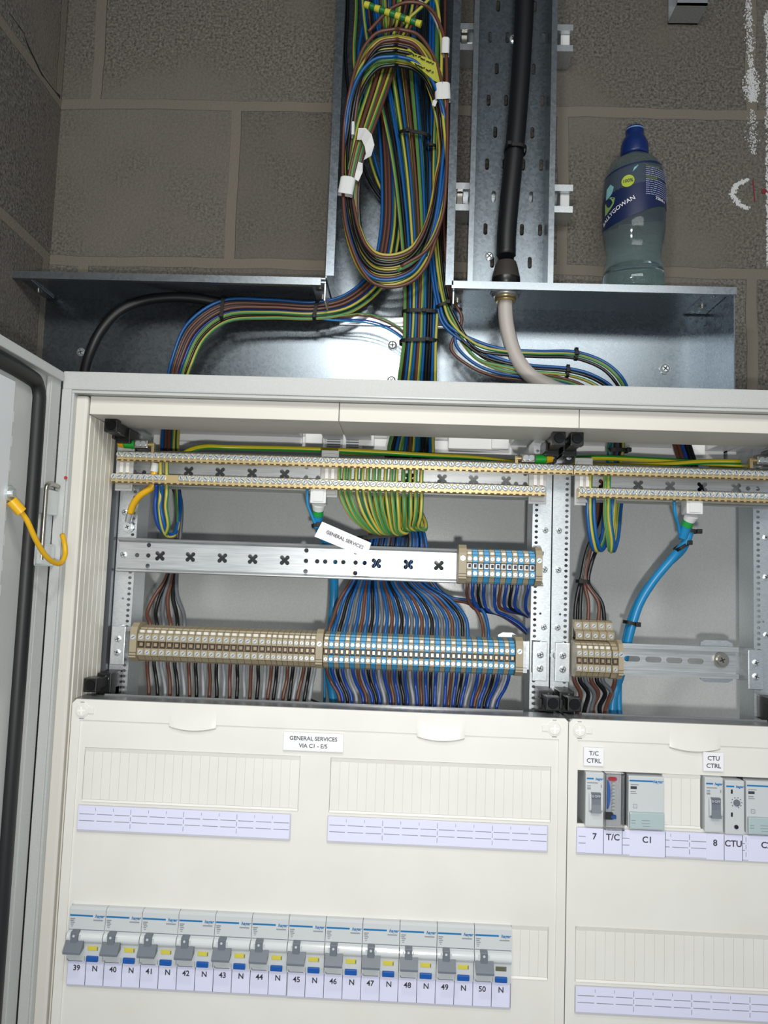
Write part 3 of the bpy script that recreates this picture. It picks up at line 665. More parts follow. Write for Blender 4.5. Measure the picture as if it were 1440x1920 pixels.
for a, b, s_, tx, dz in ((1097, 1131, 8.4, '7', .5), (1131, 1166, 8.4, 'T/C', .5), (1179, 1247, 8.4, 'C1', 1.5), (1323, 1357, 8.4, '8', 1.5), (1357, 1391, 8.4, 'CTU', 1.5), (1401, 1470, 8.4, 'C2', 1.5)):
    rc.append((X0(a, 1575, -1), X0(b, 1575, -1), s_, tx, dz))
strip('label strip with cards 7, T/C, C1, 8, CTU and C2', 500, 738, 0, True, 13, rc)
def nameplate(px0, py0, px1, py1, lines, size, label):
    a = U(px0, py0, -1.5); b = U(px1, py1, -1.5); t = thing('name_plate', label, 'name plate', ((a.x+b.x)/2, 0, b.z))
    part('plate', M().box(a.x, b.x, -1.6, .4, b.z, a.z, .4), WHITEP, t)
    n = len(lines); H = a.z-b.z
    for i, l in enumerate(lines): part('engraving', text(l, (a.x+b.x)/2, a.z-H*(i+1)/(n+1)+(.6 if i == 0 else -.6)-.4, size, -1.75, .06, t=.1), INK, t)
nameplate(532, 1372, 643, 1411, ['GENERAL SERVICES', 'VIA C1 - E/S'], 5.6, 'white engraved plate reading GENERAL SERVICES VIA C1 - E/S')
nameplate(1095, 1401, 1132, 1437, ['T/C', 'CTRL'], 6, 'white engraved plate reading T/C CTRL')
nameplate(1319, 1410, 1357, 1447, ['CTU', 'CTRL'], 6, 'white engraved plate reading CTU CTRL')

# residual current breakers, two modules wide
def logo(parent, x0, x1, z, y, ts=4.2, frac=.66):
    part('stripe', M().box(x0, x0+(x1-x0)*frac, y-.15, y+.2, z-.75, z+.75), HBLUE, parent)
    part('brand_print', text('hager', x1-.3, z-.1, ts, y-.1, .09, 'RIGHT', shear=.25, t=.1), HBLUE, parent)
def breaker():
    z = -150
    t = thing('circuit_breaker', 'two module breaker, circuit 39, grey lever down', 'circuit breaker', (BW/2, 20, z+2), 'two module breakers in the lower row')
    b = part('body', M().prism([(4, z+53.4), (-3, z+53), (-5.5, z+51), (-7, z+33), (-7, z+22), (-7.5, z+8), (-7, z+2.4), (20, z+2.4), (40, z+10), (40, z+46)], 0, .25, BW-.25), MODG, t)
    part('joint_line', M().box(.6, BW-.6, -7.25, -6.9, z+32.3, z+32.8).box(18.2, 18.45, -7.6, -7, z+3, z+8), MODL, b)
    part('clear_ridge', M().prism([(-7+math.cos(a)*-4.6, z+25.8+math.sin(a)*5.2) for a in [math.pi/2-math.pi*k/10 for k in range(11)]], 0, .4, BW-.4), mat('ridge_grey', '#cfd4d6', .15), t)
    logo(b, .8, BW-1, z+45.5, -6.2)
    m = M()
    for k, (a, c) in enumerate(((1.5, 6), (1.5, 5), (2, 6), (2, 5), (2.6, 4.6))): m.box(a, c, -6.9, -6.2, z+42-k*1.7, z+42.7-k*1.7)
    m.box(BW-12, BW-2.5, -6.9, -6.2, z+41.4, z+42.2)
    part('rating_print', m, INKF, b)
    lv = part('lever', M().box(5.6, 12.6, -14.5, -6, z+18, z+33, .8).prism([(-11, z+24), (-13, z+24.5), (-20, z+16.5), (-20, z+14.5), (-10, z+17)], 0, 1.2, 18.4), MODL, t)
    part('lever_pin', M().cyl((9, -14.5, z+29.5), (9, -14.9, z+29.5), 1.2, 12), MODG, lv)
    part('lever_frame', M().box(3.6, 5.2, -12, -11.3, z+23, z+29).box(13, 14.6, -12, -11.3, z+23, z+29), MODG, lv)
    f = part('status_flag', M().box(21, 31.5, -8, -7, z+13.6, z+17.6, .3), YEL, t)
    part('flag_gap', M().box(30.4, 31.3, -8.2, -7.9, z+14, z+17.2), MODL, f)
    part('test_button', M().box(20.5, 32.3, -9.6, -7, z+3.4, z+8.6, .8), BTN, t)
    part('lip', M().tube([(1.6, -8, z+5), (2.6, -8, z+3.4), (8, -8, z+3.2), (16.6, -8, z+3.2)], .35, 6), MODL, t)
    return t
b0 = breaker(); kids(b0)
for i in range(1, 12):
    c = copy_tree(b0, (i*BW, 0, 0)); c['label'] = 'two module breaker, circuit %d, grey lever down' % (39+i)
    if i == 11:
        c['label'] = 'two module breaker, circuit 50, its status flag dark instead of yellow'
        for ch in c.children:
            if ch.name.startswith('status_flag'): ch.data = ch.data.copy(); ch.data.materials[0] = mat('flag_dark', '#5d5f4a', .5)

# devices in the right cover
def px2(a): return X0(a, 1490, -4)
def switch(label, a, b):
    x0, x1 = px2(a), px2(b); xm = (x0+x1)/2
    t = thing('rotary_switch', label, 'control switch', (xm, 10, 3)); bd = part('body', M().box(x0, x1, -4, 30, 2.2, 54.5, 1), MODG, t)
    logo(bd, x0+1, x1-.6, 48.5, -4.1, 3.4, .42)
    part('rating_print', M().box(x0+1.5, x1-6, -4.25, -4, 44, 45).box(x0+1.5, x0+5, -4.25, -4, 41, 42).box(x0+1.5, x0+5, -4.25, -4, 38, 40).box(x1-3, x1-2, -4.25, -4, 40, 43), INKF, bd)
    part('rocker_cheek', M().prism([(-4, 36), (-7, 33), (-7.5, 25), (-7, 19), (-4, 16)], 0, x0+3.2, x0+5).prism([(-4, 36), (-7, 33), (-7.5, 25), (-7, 19), (-4, 16)], 0, x1-3.4, x1-1.6), MODG, t)
    r = part('rocker', M().prism([(-4, 35.5), (-7.2, 35), (-5.6, 29), (-6, 24), (-9.2, 16.5), (-4, 16)], 0, x0+5, x1-3.4), MODL, t)
    part('rocker_print', text('0 OFF', (x0+x1)/2+.8, 32.2, 3.2, -7.0, .02, t=.35), CARDH, r)
switch('grey rocker switch left of the clear timer, marked 0 OFF', 1098, 1132)
switch('grey rocker switch under the CTU CTRL plate', 1322, 1356)
def contactor(label, a, b):
    x0, x1 = px2(a), px2(b)
    t = thing('contactor', label, 'contactor', ((x0+x1)/2, 10, 3)); bd = part('body', M().box(x0, x1, -3, 30, 2.2, 52.5, 1), MODG, t)
    logo(bd, x0+.8, x1-1, 48, -3.1, 4.4, .7)
    part('rating_print', M().box(x0+2, x0+10, -3.25, -3, 43.8, 44.6).box(x0+2, x0+7, -3.25, -3, 37, 38).box(x0+2, x0+8, -3.25, -3, 35.2, 36), INKF, bd)
    part('rating_box', M().box(x0+2, x0+8, -3.35, -3, 40, 42.6), INK, bd)
    part('mark', sheet(rect(x0+4.5, x0+8.5, 21.5, 25.5), [rect(x0+4.9, x0+8.1, 21.9, 25.1)], -3.3, .3).box(x0+6.2, x0+6.8, -3.3, -3, 23.2, 23.8), INKF, bd)
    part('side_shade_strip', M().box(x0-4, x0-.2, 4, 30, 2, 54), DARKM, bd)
    tc = part('terminal_cover', M().box(x0+.6, x1-.4, -6.5, -3, 2.4, 18.6, 1.2), PALE, t)
    part('cover_print', M().box(x0+2, x0+6, -6.7, -6.5, 10.4, 11).box(x0+2, x0+6, -6.7, -6.5, 8, 8.6).box(x0+12, x0+20, -6.7, -6.5, 10.8, 11.3).box(x0+12, x0+20, -6.7, -6.5, 8.2, 8.7).box(x0+13, x0+20, -6.7, -6.5, 5.4, 5.9), INKF, tc)
contactor('grey contactor C1 with pale terminal cover', 1179, 1246)
contactor('grey contactor C2 cut by the right edge of the picture', 1400, 1466)
x0, x1 = px2(1359), px2(1395)
t = thing('timer_relay', 'grey timing relay with two dials above the CTU card', 'timing relay', ((x0+x1)/2, 10, 3))
bd = part('body', M().box(x0, x1, -5, 30, 1, 52.5, 1), MODG, t); logo(bd, x0+1, x1-.6, 47, -5.1, 3.4, .45)
part('indicator', M().box(x0+5.5, x0+7.2, -5.3, -5, 40, 44), DARKM, t); part('indicator', M().box(x0+5.5, x0+7.2, -5.3, -5, 18, 22), DARKM, t)
d_ = part('dial', M().cyl((x0+11, -5, 31.5), (x0+11, -6.5, 31.5), 3.2, 18), MODL, t); m = M()
for k in range(9):
    a = -2.2+k*.62; m.cyl((x0+11+5*math.sin(a), -5, 31.5+5*math.cos(a)), (x0+11+5*math.sin(a), -5.2, 31.5+5*math.cos(a)), .5, 6)
part('dial_marks', m, INK, d_); part('dial', M().cyl((x0+10.5, -5, 8.5), (x0+10.5, -6, 8.5), 2, 16), DARKM, t)
x0, x1 = px2(1134), px2(1168)
t = thing('time_clock', 'timer with blue dial under a clear cover, above the T/C card', 'time switch', ((x0+x1)/2, 10, 3))
part('body', M().box(x0, x1, 1, 30, 2, 54, 1), MODG, t)
part('dial', M().prism([(x0+3.2+3*math.sin(a), 33+14*math.cos(a)) for a in [math.pi*k/10 for k in range(11)]], 1, -2, .9), mat('dial_blue', '#2f62b4', .35), t)
m = M()
for k in range(9): m.box(x0+8, x0+10.5, -1.5, .9, 16+k*3.4, 17.8+k*3.4)
part('tappets', m, TAPEW, t); part('red_badge', M().prism(slot(x0+8.5, 48, 8.6, 3.6), 1, -.6, .9), REDI, t, 'red oval badge')
part('setting_knob', M().box(x0+7, x0+12, -3, .9, 10, 13.5, .8), BTN, t); part('black_foot', M().box(x0+1, x0+9, -2, .9, 9, 16, .6), DARKM, t)
part('clear_cover', M().box(x0-.6, x1+.6, -8.2, -7.6, .6, 55, .2).box(x0-.6, x0, -8, 0, .6, 55).box(x1, x1+.6, -8, 0, .6, 55).box(x0, x1, -8, 0, 54.2, 55).box(x0, x1, -8, 0, .6, 1.4), CLEAR, t, 'clear hinged cover')

# ================================================================ bottle
bx, by, bz0 = U(1188, 500, 248).x, 248, ZT+.2
bo = thing('water_bottle', 'clear plastic sports bottle with blue cap and navy label standing on the trunking', 'bottle', (bx, by, bz0))
def bzp(py): return UZ(1188, py, 245)-bz0
prof = [(2, .6), (34, .3), (39, 3), (41.5, 10), (41.3, 24), (39.5, 36), (36.8, 52), (36.4, 62), (39.2, 76), (41.6, 90), (42, 110), (42, 150), (41, 166), (37.5, 180), (31, 191), (22, 199), (15.5, 203), (14.2, 206), (14.2, 212)]
BOT = mat('bottle_plastic', '#cfe6ea', .06, Transmission_Weight=.93, IOR=1.25)
part('shell', M().lathe(prof, (bx, by, bz0)), BOT, bo, 'clear bluish plastic shell')
wp = [(1, 1.6), (33, 1.6), (38, 4), (40.4, 10), (40.2, 24), (38.4, 36), (37.6, 40), (1, 40)]
part('water', M().lathe(wp, (bx, by, bz0)), mat('water', '#e6f4f4', .01, Transmission_Weight=1.0, IOR=1.33), bo)
cp = M().lathe([(14, 203), (18.6, 203.4), (19, 206), (18.6, 218), (17.8, 222), (15, 229), (13, 231.5), (12.4, 234), (12.4, 242), (11.8, 244.5), (9.5, 246), (.5, 246.2)], (bx, by, bz0), 44)
cpo = part('cap', cp, mat('cap_blue', '#0b2660', .35), bo); part('cap_rim', M().lathe([(12.5, 240.8), (12.75, 241.6), (12.5, 242.4)], (bx, by, bz0), 44), mat('cap_light', '#6f93bf', .4), cpo)
def wrap(flat, r):                                        # bend an (arc length, height) mesh round the bottle; 0 faces the viewer
    m = M(); m.f = flat.f; m.sm = flat.sm
    for x, y, z in flat.v: a = x/r; m.v.append((bx+(r-y)*math.sin(a), by-(r-y)*math.cos(a), bz0+z))
    return m
m = M(); n = 90; vs = []
for i in range(n):
    s = -132+264*i/(n-1); lo = 106-14*math.cos((s+50)/34) if -50-107 < s < 57 else 120
    hi = 176-6*math.cos((s+60)/38)*1.0
    for z in (lo, lo+(hi-lo)*.5, hi): vs.append((s, 0, z))
m.add(vs, [(i*3+j, i*3+3+j, i*3+4+j, i*3+1+j) for i in range(n-1) for j in range(2)], True)
def brad(z):
    for (r0, z0), (r1, z1) in zip(prof, prof[1:]):
        if z0 <= z <= z1 and z1 > z0: return r0+(r1-r0)*(z-z0)/(z1-z0)
    return 42
def wrapb(flat, off):
    m = M(); m.f = flat.f; m.sm = flat.sm
    for x, y, z in flat.v: r = brad(z)+off-y*.6; a = x/42; m.v.append((bx+r*math.sin(a), by-r*math.cos(a), bz0+z))
    return m
lb = part('label', wrapb(m, .4), mat('label_navy', '#14224a', .4), bo, 'navy printed label')
VOF = -8
part('roundel', wrapb(M().prism(circ(-20, 148, 8.5, 20), 1, 0, .3), .7), mat('label_lime', '#a9b83a', .5), lb)
part('label_print', wrapb(text('100%', -20, 148, 6.4, 0, .05, t=.05), 1.2), mat('label_navy_ink', '#1b2c50', .5), lb)
part('label_print', wrapb(text('750ml e', 27, 124, 6.0, 0, .08, t=.05), .9), WHITEP, lb)
part('label_print', wrapb(text('BALLYGOWAN', -37, 112, 8.4, 0, .05, rot=.42, t=.05), .9), WHITEP, lb)
part('green_patch', wrapb(M().prism([(-58, 112), (-47, 116), (-40, 122), (-38, 130), (-46, 134), (-58, 128)], 1, 0, .3), .7), mat('label_green', '#7fa45a', .5), lb)
part('teal_splash', wrapb(M().prism([(-56, 134), (-50, 134), (-43, 138), (-40, 146), (-46, 152), (-54, 148)], 1, 0, .3).prism([(-14, 160), (-9, 165), (-6, 170), (-12, 166)], 1, 0, .3), .7), mat('label_teal', '#7fb7bd', .5), lb)
m = M(); rnd = random.Random(2)
for k in range(15):
    z = 169-k*2.9
    if k in (0, 6): continue
    x = 3
    while x < 46: w_ = rnd.uniform(2, 7); m.box(x, min(x+w_, 48), -.1, .1, z-.55, z+.55); x += w_+1
part('small_print', wrapb(m, .9), mat('label_pale', '#8f97b8', .5), lb)
part('heading_print', wrapb(M().box(3, 26, -.1, .1, 168, 171).box(3, 20, -.1, .1, 150.5, 153.5), .9), mat('label_olive', '#56633a', .5), lb)
part('label_edge', wrapb(M().box(54, 62, -.1, .1, 128, 168), .9), WHITEP, lb)

# ================================================================ rail terminals
TERM = {}
WINM = mat('terminal_window', '#3b3024', .5); CLMP = mat('clamp_metal', '#b9a48c', .3, .8)
def terminal(name, label, x, w_, zc, colr, y=50, group=None, tagm=True, tall=1.0, light=False):
    key = (round(w_, 2), colr.name, y, tagm, light, tall)
    if key not in TERM:
        P0 = (x, 70, zc-18)
        t = thing(name, label, 'terminal block', P0, group)
        k = tall
        prof = [(88, -14*k), (78, -19*k), (62, -19*k), (58, -17*k), (y+4, -12.6), (y, -11.6), (y, -4), (y+5, -3.2), (y+5, 3.2), (y, 4), (y, 11.6), (y+4, 12.6), (y+4, 15.5), (y+9, 16.5), (y+9, 18), (y+14, 18.6*k), (78, 20*k), (88, 14*k)]
        g = .22
        b = part('body', M().prism([(a, zc+b_) for a, b_ in prof], 0, x-w_/2+g, x+w_/2-g), colr, t)
        part('clip_groove', M().box(x-w_/2+.1, x+w_/2-.1, 74, 76, zc-18, zc+19.2), WINM, b)
        r = min(w_*.34, 2.5)
        for dz in (8, -8):
            s = part('clamp_screw', M().cyl((x, y, zc+dz), (x, y-.5, zc+dz), r, 12), SCREW, t)
            part('slot', slots_m(x, y-.5, zc+dz, r, random.uniform(.3, 1.3), False), DARKM, s)
        wd = part('wire_window', M().box(x-w_*.36, x+w_*.36, y-.2+2, y+5.4, zc-2.9, zc+2.9), PLATE if light else WINM, t)
        part('contact', M().box(x-w_*.18, x+w_*.26, y+1, y+2.2, zc-1.6, zc+2), DARKM if light else CLMP, wd)
        if tagm: part('marker', M().box(x-w_*.3, x+w_*.3, y+3.6, y+5, zc+12.8, zc+15.6), TAG, t)
        kids(t); TERM[key] = (t, P0); return t
    t, P0 = TERM[key]
    c = copy_tree(t, (x-P0[0], 0, zc-18-P0[2])); tag(c, label, 'terminal block', group)
    if not group and 'group' in c: del c['group']
    return c
def end_clamp(label, x, w_, zc, y=48):
    t = thing('end_clamp', label, 'terminal end clamp', (x, 70, zc-20), 'beige end clamps of the terminal rows')
    b = part('body', M().prism([(88, zc-16), (76, zc-20), (y+8, -19+zc), (y+3, zc-15), (y, zc-14), (y, zc+14), (y+3, zc+19), (y+10, zc+23), (76, zc+23), (88, zc+16)], 0, x-w_/2, x+w_/2), BEIGE, t)
    o = part('clamp_screw', M().cyl((x, y, zc+8), (x, y-.8, zc+8), 2.8, 14), SCREW, t); part('slot', slots_m(x, y-.8, zc+8, 2.8, .6, False), DARKM, o)
    part('rib_lines', M().box(x-w_/2-.1, x+w_/2+.1, y-.2, y+.3, zc-9, zc-8.4).box(x-w_/2-.1, x+w_/2+.1, y-.2, y+.3, zc-12, zc-11.4), WINM, b)
ZC1 = UZ(262, 1208, 52)
XS = UX(257, 1205, 50); XM = UX(498, 1205, 50); XE = UX(592, 1205, 50)
T1 = [XS+(XM-XS)/18*(i+.5) for i in range(18)]+[XM+(XE-XM)/9*(i+.5) for i in range(9)]
for i, x in enumerate(T1):
    terminal('terminal_block', ('wide' if i < 18 else 'narrow')+' beige terminal block, %s from the left end of the long beige row' % ordn(i), x, (XM-XS)/18 if i < 18 else (XE-XM)/9, ZC1, BEIGE, group='beige terminals of the long row')
end_clamp('beige end clamp between the beige and the blue terminals', XE+4.2, 7.4, ZC1)
end_clamp('beige end clamp at the left end of the long terminal row', XS-4, 7.4, ZC1)
XB0 = XE+8.4; XB1 = UX(966, 1222, 50); WB = (XB1-XB0)/36
T2 = [XB0+WB*(i+.5) for i in range(36)]
for i, x in enumerate(T2):
    bl_ = i % 2
    terminal('terminal_block', ('blue' if bl_ else 'beige')+' terminal block, %s of its colour in the striped long row' % ordn(i//2), x, WB, ZC1, TBLUE if bl_ else BEIGE, group='striped blue and beige terminals of the long row', tagm=not bl_)
end_clamp('beige end clamp at the right end of the striped long row', XB1+4.5, 8, ZC1)
ZC2 = UZ(940, 1063, 52)
XU0 = UX(875, 1060, 50); XU1 = UX(1004, 1060, 50); WU = (XU1-XU0)/12
T3 = [XU0+WU*(i+.5) for i in range(12)]
for i, x in enumerate(T3):
    bl_ = i % 2
    terminal('terminal_block', ('blue' if bl_ else 'beige')+' terminal block, %s of its colour in the short upper group' % ordn(i//2), x, WU, ZC2, TBLUE if bl_ else BEIGE, group='striped terminals of the short upper group', tagm=not bl_, light=True)
end_clamp('beige end clamp left of the short upper terminal group', XU0-4.5, 8.4, ZC2)
end_clamp('beige end clamp right of the short upper terminal group', XU1+3.8, 7, ZC2)
ZC3 = UZ(1110, 1239, 52)
XR0 = UX(1081, 1240, 50); XR1 = UX(1147, 1240, 50); WR = (XR1-XR0)/6
T4 = [XR0+WR*(i+.5) for i in range(6)]
for i, x in enumerate(T4):
    terminal('terminal_block', 'beige terminal block, %s from the left in the short group right of the seam' % ordn(i), x, WR, ZC3, BEIGE, group='beige terminals right of the seam')
terminal('terminal_block', 'wider beige terminal block at the right end of the short group', UX(1154, 1240, 50), 6.6, ZC3, BEIGE, tagm=False, tall=1.05)
end_clamp('beige end clamp closing the short group before the slotted rail', UX(1163, 1240, 50)+.5, 5, ZC3)
# rear tier of the short group
for i in range(5):
    x = UX(1084+i*14.5, 1190, 76)
    t = thing('terminal_block', 'beige rear tier terminal block, %s from the left behind the short group' % ordn(i), 'terminal block', (x, 80, ZC3+20), 'rear tier terminals right of the seam')
    b = part('body', M().prism([(98, ZC3+14), (70, ZC3+21), (68, ZC3+30), (76, ZC3+32), (76, ZC3+40), (82, ZC3+42), (98, ZC3+42)], 0, x-4, x+4), BEIGE, t)
    for yy, zz in ((68, 25.5), (76, 36)):
        o = part('clamp_screw', M().cyl((x, yy+.6, ZC3+zz), (x, yy-.6, ZC3+zz), 2.4, 12), SCREW, t); part('slot', slots_m(x, yy-.6, ZC3+zz, 2.4, .7, False), DARKM, o)

# ================================================================ cables
RC = random.Random(11)
def cable(name, pts, col, r, label, group=None, cat='cable', raw=False, twist=None):
    m = M().tube(pts, r, 8, RC.random(), RC.uniform(-.0012, .0012) if twist is None else twist)
    return solo(name, m, CAB[col], label, cat, group)
def at(px, py, Y): return tuple(U(px, py, Y))
def along(path, u, v, jit=0):                            # path rows: px, py, Y, width px, depth mm; u across, v in depth
    out = []
    for i, (px, py, Y, wd, dp) in enumerate(path):
        a = path[max(i-1, 0)]; b = path[min(i+1, len(path)-1)]
        dx, dy = b[0]-a[0], b[1]-a[1]; L = math.hypot(dx, dy) or 1; nx, ny = dy/L, -dx/L      # to the right when heading down
        k = u*wd/2+RC.uniform(-jit, jit)
        out.append(at(px+nx*k, py+ny*k, Y+v*dp))
    return out
def tie(px, py, Y, wpx, dmm, ang=0, label='', r=1.5, head=(1, -1), flat=2.0):
    c = U(px, py, Y); a = wpx*(Y+791)/1441/2; ca, sa = math.cos(math.radians(ang)), math.sin(math.radians(ang))
    t = thing('cable_tie', label, 'cable tie', tuple(c), None)
    m = M(); n = 28; vs = []
    for i in range(n):
        q = 2*math.pi*i/n; ex, ey = math.cos(q), math.sin(q)
        ex = math.copysign(abs(ex)**.7, ex); ey = math.copysign(abs(ey)**.7, ey)
        for rr, h in ((0, -flat), (1.1, -flat), (1.1, flat), (0, flat)):
            X_, Y_ = ex*(a+rr), ey*(dmm+rr)
            vs.append((c.x+X_*ca-h*sa, c.y+Y_, c.z+X_*sa+h*ca))
    m.add(vs, [(i*4+k, ((i+1) % n)*4+k, ((i+1) % n)*4+(k+1) % 4, i*4+(k+1) % 4) for i in range(n) for k in range(4)], False)
    part('strap', m, TIE, t)
    hx_ = head[0]*a*.8; h0 = Vector((c.x+hx_*ca, c.y-dmm-1.5, c.z+hx_*sa))
    part('head', M().box(h0.x-2.8, h0.x+2.8, h0.y-2.6, h0.y+2, h0.z-2.6, h0.z+2.6, .7), TIE, t)
    return t

def pxo(x, Y): return 761+(x-322.7)*1441.5/(791+Y)       # picture column of a terminal, to start a cable plumb with it
# --- main riser bundle -------------------------------------------------
UP = [(750, -70, 262, 150, 5), (756, 60, 260, 140, 5), (768, 180, 256, 110, 5), (780, 300, 254, 88, 5), (787, 420, 252, 72, 5), (790, 520, 248, 64, 4.6), (789, 590, 244, 60, 4.6), (787, 640, 240, 60, 4.6), (783, 700, 228, 66, 4.8), (778, 760, 200, 72, 4.8), (774, 815, 170, 76, 4.6), (768, 858, 152, 78, 4.6)]
NP = 30; NE = 15
ids = [('p', i) for i in range(NP)]+[('e', i) for i in range(NE)]
# nearest layer first: earth cables keep to the front where they turn to the bars
slots_ = [(c, l) for l in range(4) for c in range(12)]
pc = ['brown', 'blue', 'black', 'blue', 'grey', 'blue']
front = [('e', 0), ('p', 1), ('p', 2), ('p', 8), ('p', 3), ('e', 5), ('p', 6), ('p', 13), ('e', 10), ('p', 21), ('p', 14), ('e', 12)]
rest = [k for k in ids if k not in front]; RC.shuffle(rest)
place = dict(zip(front+rest, slots_))
def upper(k):
    c, l = place[k]; u = (c-5.5)/5.5+RC.uniform(-.03, .03)
    return along(UP, -u, l-1.5, .9)
RB = 2.15
for i in range(NP):
    q = i/(NP-1)
    P = upper(('p', i))
    sx0 = 694+q*104+RC.uniform(-2, 2); dY = RC.uniform(-7, 7)
    P += [at(742+(q-.5)*64, 910, 140+dY), at(738+(q-.5)*88, 960, 124+dY), at(sx0-2, 1010, 112+dY*.6), at(661+q*139+(8 if i > 27 else 0), 1084, 110+dY*.5)]
    j = i if i < 28 else i+2
    x = T2[j]
    tx = pxo(x, 82)
    if i < 28: P += [at(661+q*139+(tx-(661+q*139))*.62, 1125, 98), at(661+q*139+(tx-(661+q*139))*.94, 1160, 86)]
    else: P += [at(835+(i-28)*4, 1120+(i-28)*-2, 108), at(880+(i-28)*8, 1132-(i-28)*3, 100), at(897+(i-28)*11, 1150, 92), at(tx-2, 1175, 84)]
    P += [(x, 78, ZC1+21), (x, 77, ZC1+15)]
    col = pc[j % 6] if i < 28 else ('brown', 'blue')[i-28]
    cable('cable', P, col, 2.0, '%s cable fanning down into the %s striped terminal from the left' % (CNAME[col], ordn(j)), 'phase and neutral cables from the riser to the striped terminals')
EX = [637, 647, 656, 669, 680, 691, 702, 712, 724, 735, 744, 757, 769, 780, 791]
for j in range(NE):
    q = j/(NE-1); tx = EX[j]
    P = upper(('e', j))
    sh = (1-q)**1.25*56; byy = 996+4*math.sin(q*5)+(4 if j in (8, 9, 10) else 0)
    bx_ = tx+sh+2
    P += [at(748+(q-.5)*70, 905, 128), at(738+(q-.5)*100+14*(1-q), 955, 118), at(bx_+16*(1-q)+5, byy-12, 104), at(bx_+4, byy+1, 95), at(bx_-8, byy-4, 88), at(tx+sh*.42-2, 968, 78), at(tx+sh*.08, 935, 74), at(tx-1, 905, 74), at(tx, 880, 71), at(tx, 866, 67)]
    cable('cable', P, 'earth', RB+.1, 'green and yellow cable hooked up to the upper brass bar, %s from the left' % ordn(j), 'green and yellow cables hanging from the left brass bars', twist=RC.uniform(-.0006, .0006))
# --- left hand bundle --------------------------------------------------
LB = [(722, -70, 270, 44, 4), (722, 150, 272, 36, 4), (732, 320, 272, 32, 4), (730, 440, 268, 34, 4), (708, 520, 262, 34, 4), (655, 568, 256, 34, 3.4), (594, 582, 250, 30, 3.2), (505, 579, 246, 34, 3.2), (420, 584, 242, 40, 3.4), (367, 622, 240, 42, 3.4), (340, 680, 236, 38, 3.4), (331, 715, 228, 34, 3.4), (324, 770, 205, 30, 3.2), (319, 825, 172, 28, 3.2), (320, 880, 150, 28, 3.4)]
lbc = [('earth', 'l', 0), ('earth', 'l', 1), ('navy', 'l', 2), ('blue', 'l', 3), ('brown', 't', 0), ('black', 't', 1), ('grey', 't', 2), ('brown', 't', 3), ('black', 't', 4), ('grey', 't', 5)]
us = [1.0, .42, .15, -1.0, -.15, -.75, -.4, -.55, .7, -.05]; vs_ = [0, -1, 1, 0, -1, .6, 1, 0, .4, 1.4]
lx = [276, 292, 305, 316, 331, 344]; lt = [T1[i] for i in range(6)]
for n_, (col, kind, k) in enumerate(lbc):
    P = along(LB, us[n_], vs_[n_], .5)
    if kind == 't':
        P += [at(332+k*1.5, 940, 138), at(330+k*1.5, 1010, 128), at(311+k*4, 1085, 112), at(lx[k]+(312-lx[k])*.35, 1120, 100), at(lx[k], 1150, 90), (lt[k], 78, ZC1+21), (lt[k], 77, ZC1+15)]
        lab = '%s cable in the left bay fanning into the %s beige terminal' % (CNAME[col], ordn(k))
    else:
        tx = (301, 313, 293, 303)[k]
        P += [at(331+k*2, 930, 128), at(334, 980, 112), at(326, 1004-k, 100), at(312, 1004-k, 92), at(tx+2+k, 985, 82), at(tx-2, 950, 76), at(tx, 925, 73)]
        P += [at(tx, 905, 73), at(tx, 880, 70), at(tx, 866, 67)] if k < 2 else [at(tx, 908, 66)]
        lab = ('left', 'right', 'left', 'right')[k]+' %s cable looping up to the left end of the bars' % ('green and yellow' if k < 2 else 'blue')
    cable('cable', P, col, RB+.2, lab, 'cables curving from the riser into the left bay')
cable('armoured_cable', [at(*p) for p in ((156, 720, 226), (160, 695, 232), (170, 660, 240), (190, 620, 246), (222, 585, 250), (262, 566, 254), (315, 558, 258), (370, 560, 264), (430, 571, 272), (520, 582, 276), (600, 580, 280), (660, 558, 284))], 'sheath', 7.6, 'thick black cable arching over the left end of the trunking')
for k, (col, o, yy) in enumerate((('earth', 0, 252), ('brown', 4, 254), ('navy', 12, 256), ('sky', 16, 253))):
    cable('thin_wire', [at(*p) for p in ((600, 592+o*.4, yy), (640, 592+o*.6, yy), (680, 588+o, yy-2), (715, 596+o, yy-4), (745, 612+o, yy-6), (768, 632+o, yy-4))], col, 1.2, '%s thin wire sweeping from the left bundle behind the riser bundle' % CNAME[col])
# --- bundles to the right bay -----------------------------------------
RT0 = [(818, -70, 255, 26, 4), (816, 150, 252, 26, 4), (812, 330, 250, 28, 4), (815, 460, 244, 28, 4), (828, 560, 238, 28, 3.6), (845, 606, 236, 34, 3.2)]
groups = [
 ([('blue', 0), ('earth', .4), ('black', .9)], [(895, 645, 234, 20, 3), (945, 658, 232, 14, 3), (1010, 662, 230, 14, 3), (1080, 664, 228, 16, 3), (1132, 683, 226, 18, 3), (1160, 708, 222, 20, 3), (1172, 735, 212, 18, 3)], 'uppermost'),
 ([('blue', -.1), ('black', .3), ('earth', .9)], [(895, 662, 236, 20, 3), (945, 680, 234, 14, 3), (1000, 690, 232, 14, 3), (1064, 696, 230, 16, 3), (1108, 708, 226, 18, 3), (1148, 735, 214, 18, 3)], 'middle'),
 ([('earth', 0), ('blue', .5), ('brown', -.5), ('brown', 1)], [(858, 642, 238, 30, 3), (889, 676, 239, 24, 3), (930, 695, 238, 20, 3), (975, 704, 236, 14, 3), (1030, 712, 232, 12, 3), (1090, 730, 222, 12, 3)], 'lowest')]
inner = {}
gi = 0
ENDS = [('L', 1102, 1128), ('E', 1107, 1132), ('T', 0, 0), ('L', 1114, 1140), ('T', 1, 0), ('E', 1142, 1150), ('E2', 1135, 1152), ('L', 1144, 1158), ('T', 2, 0), ('T', 3, 0)]
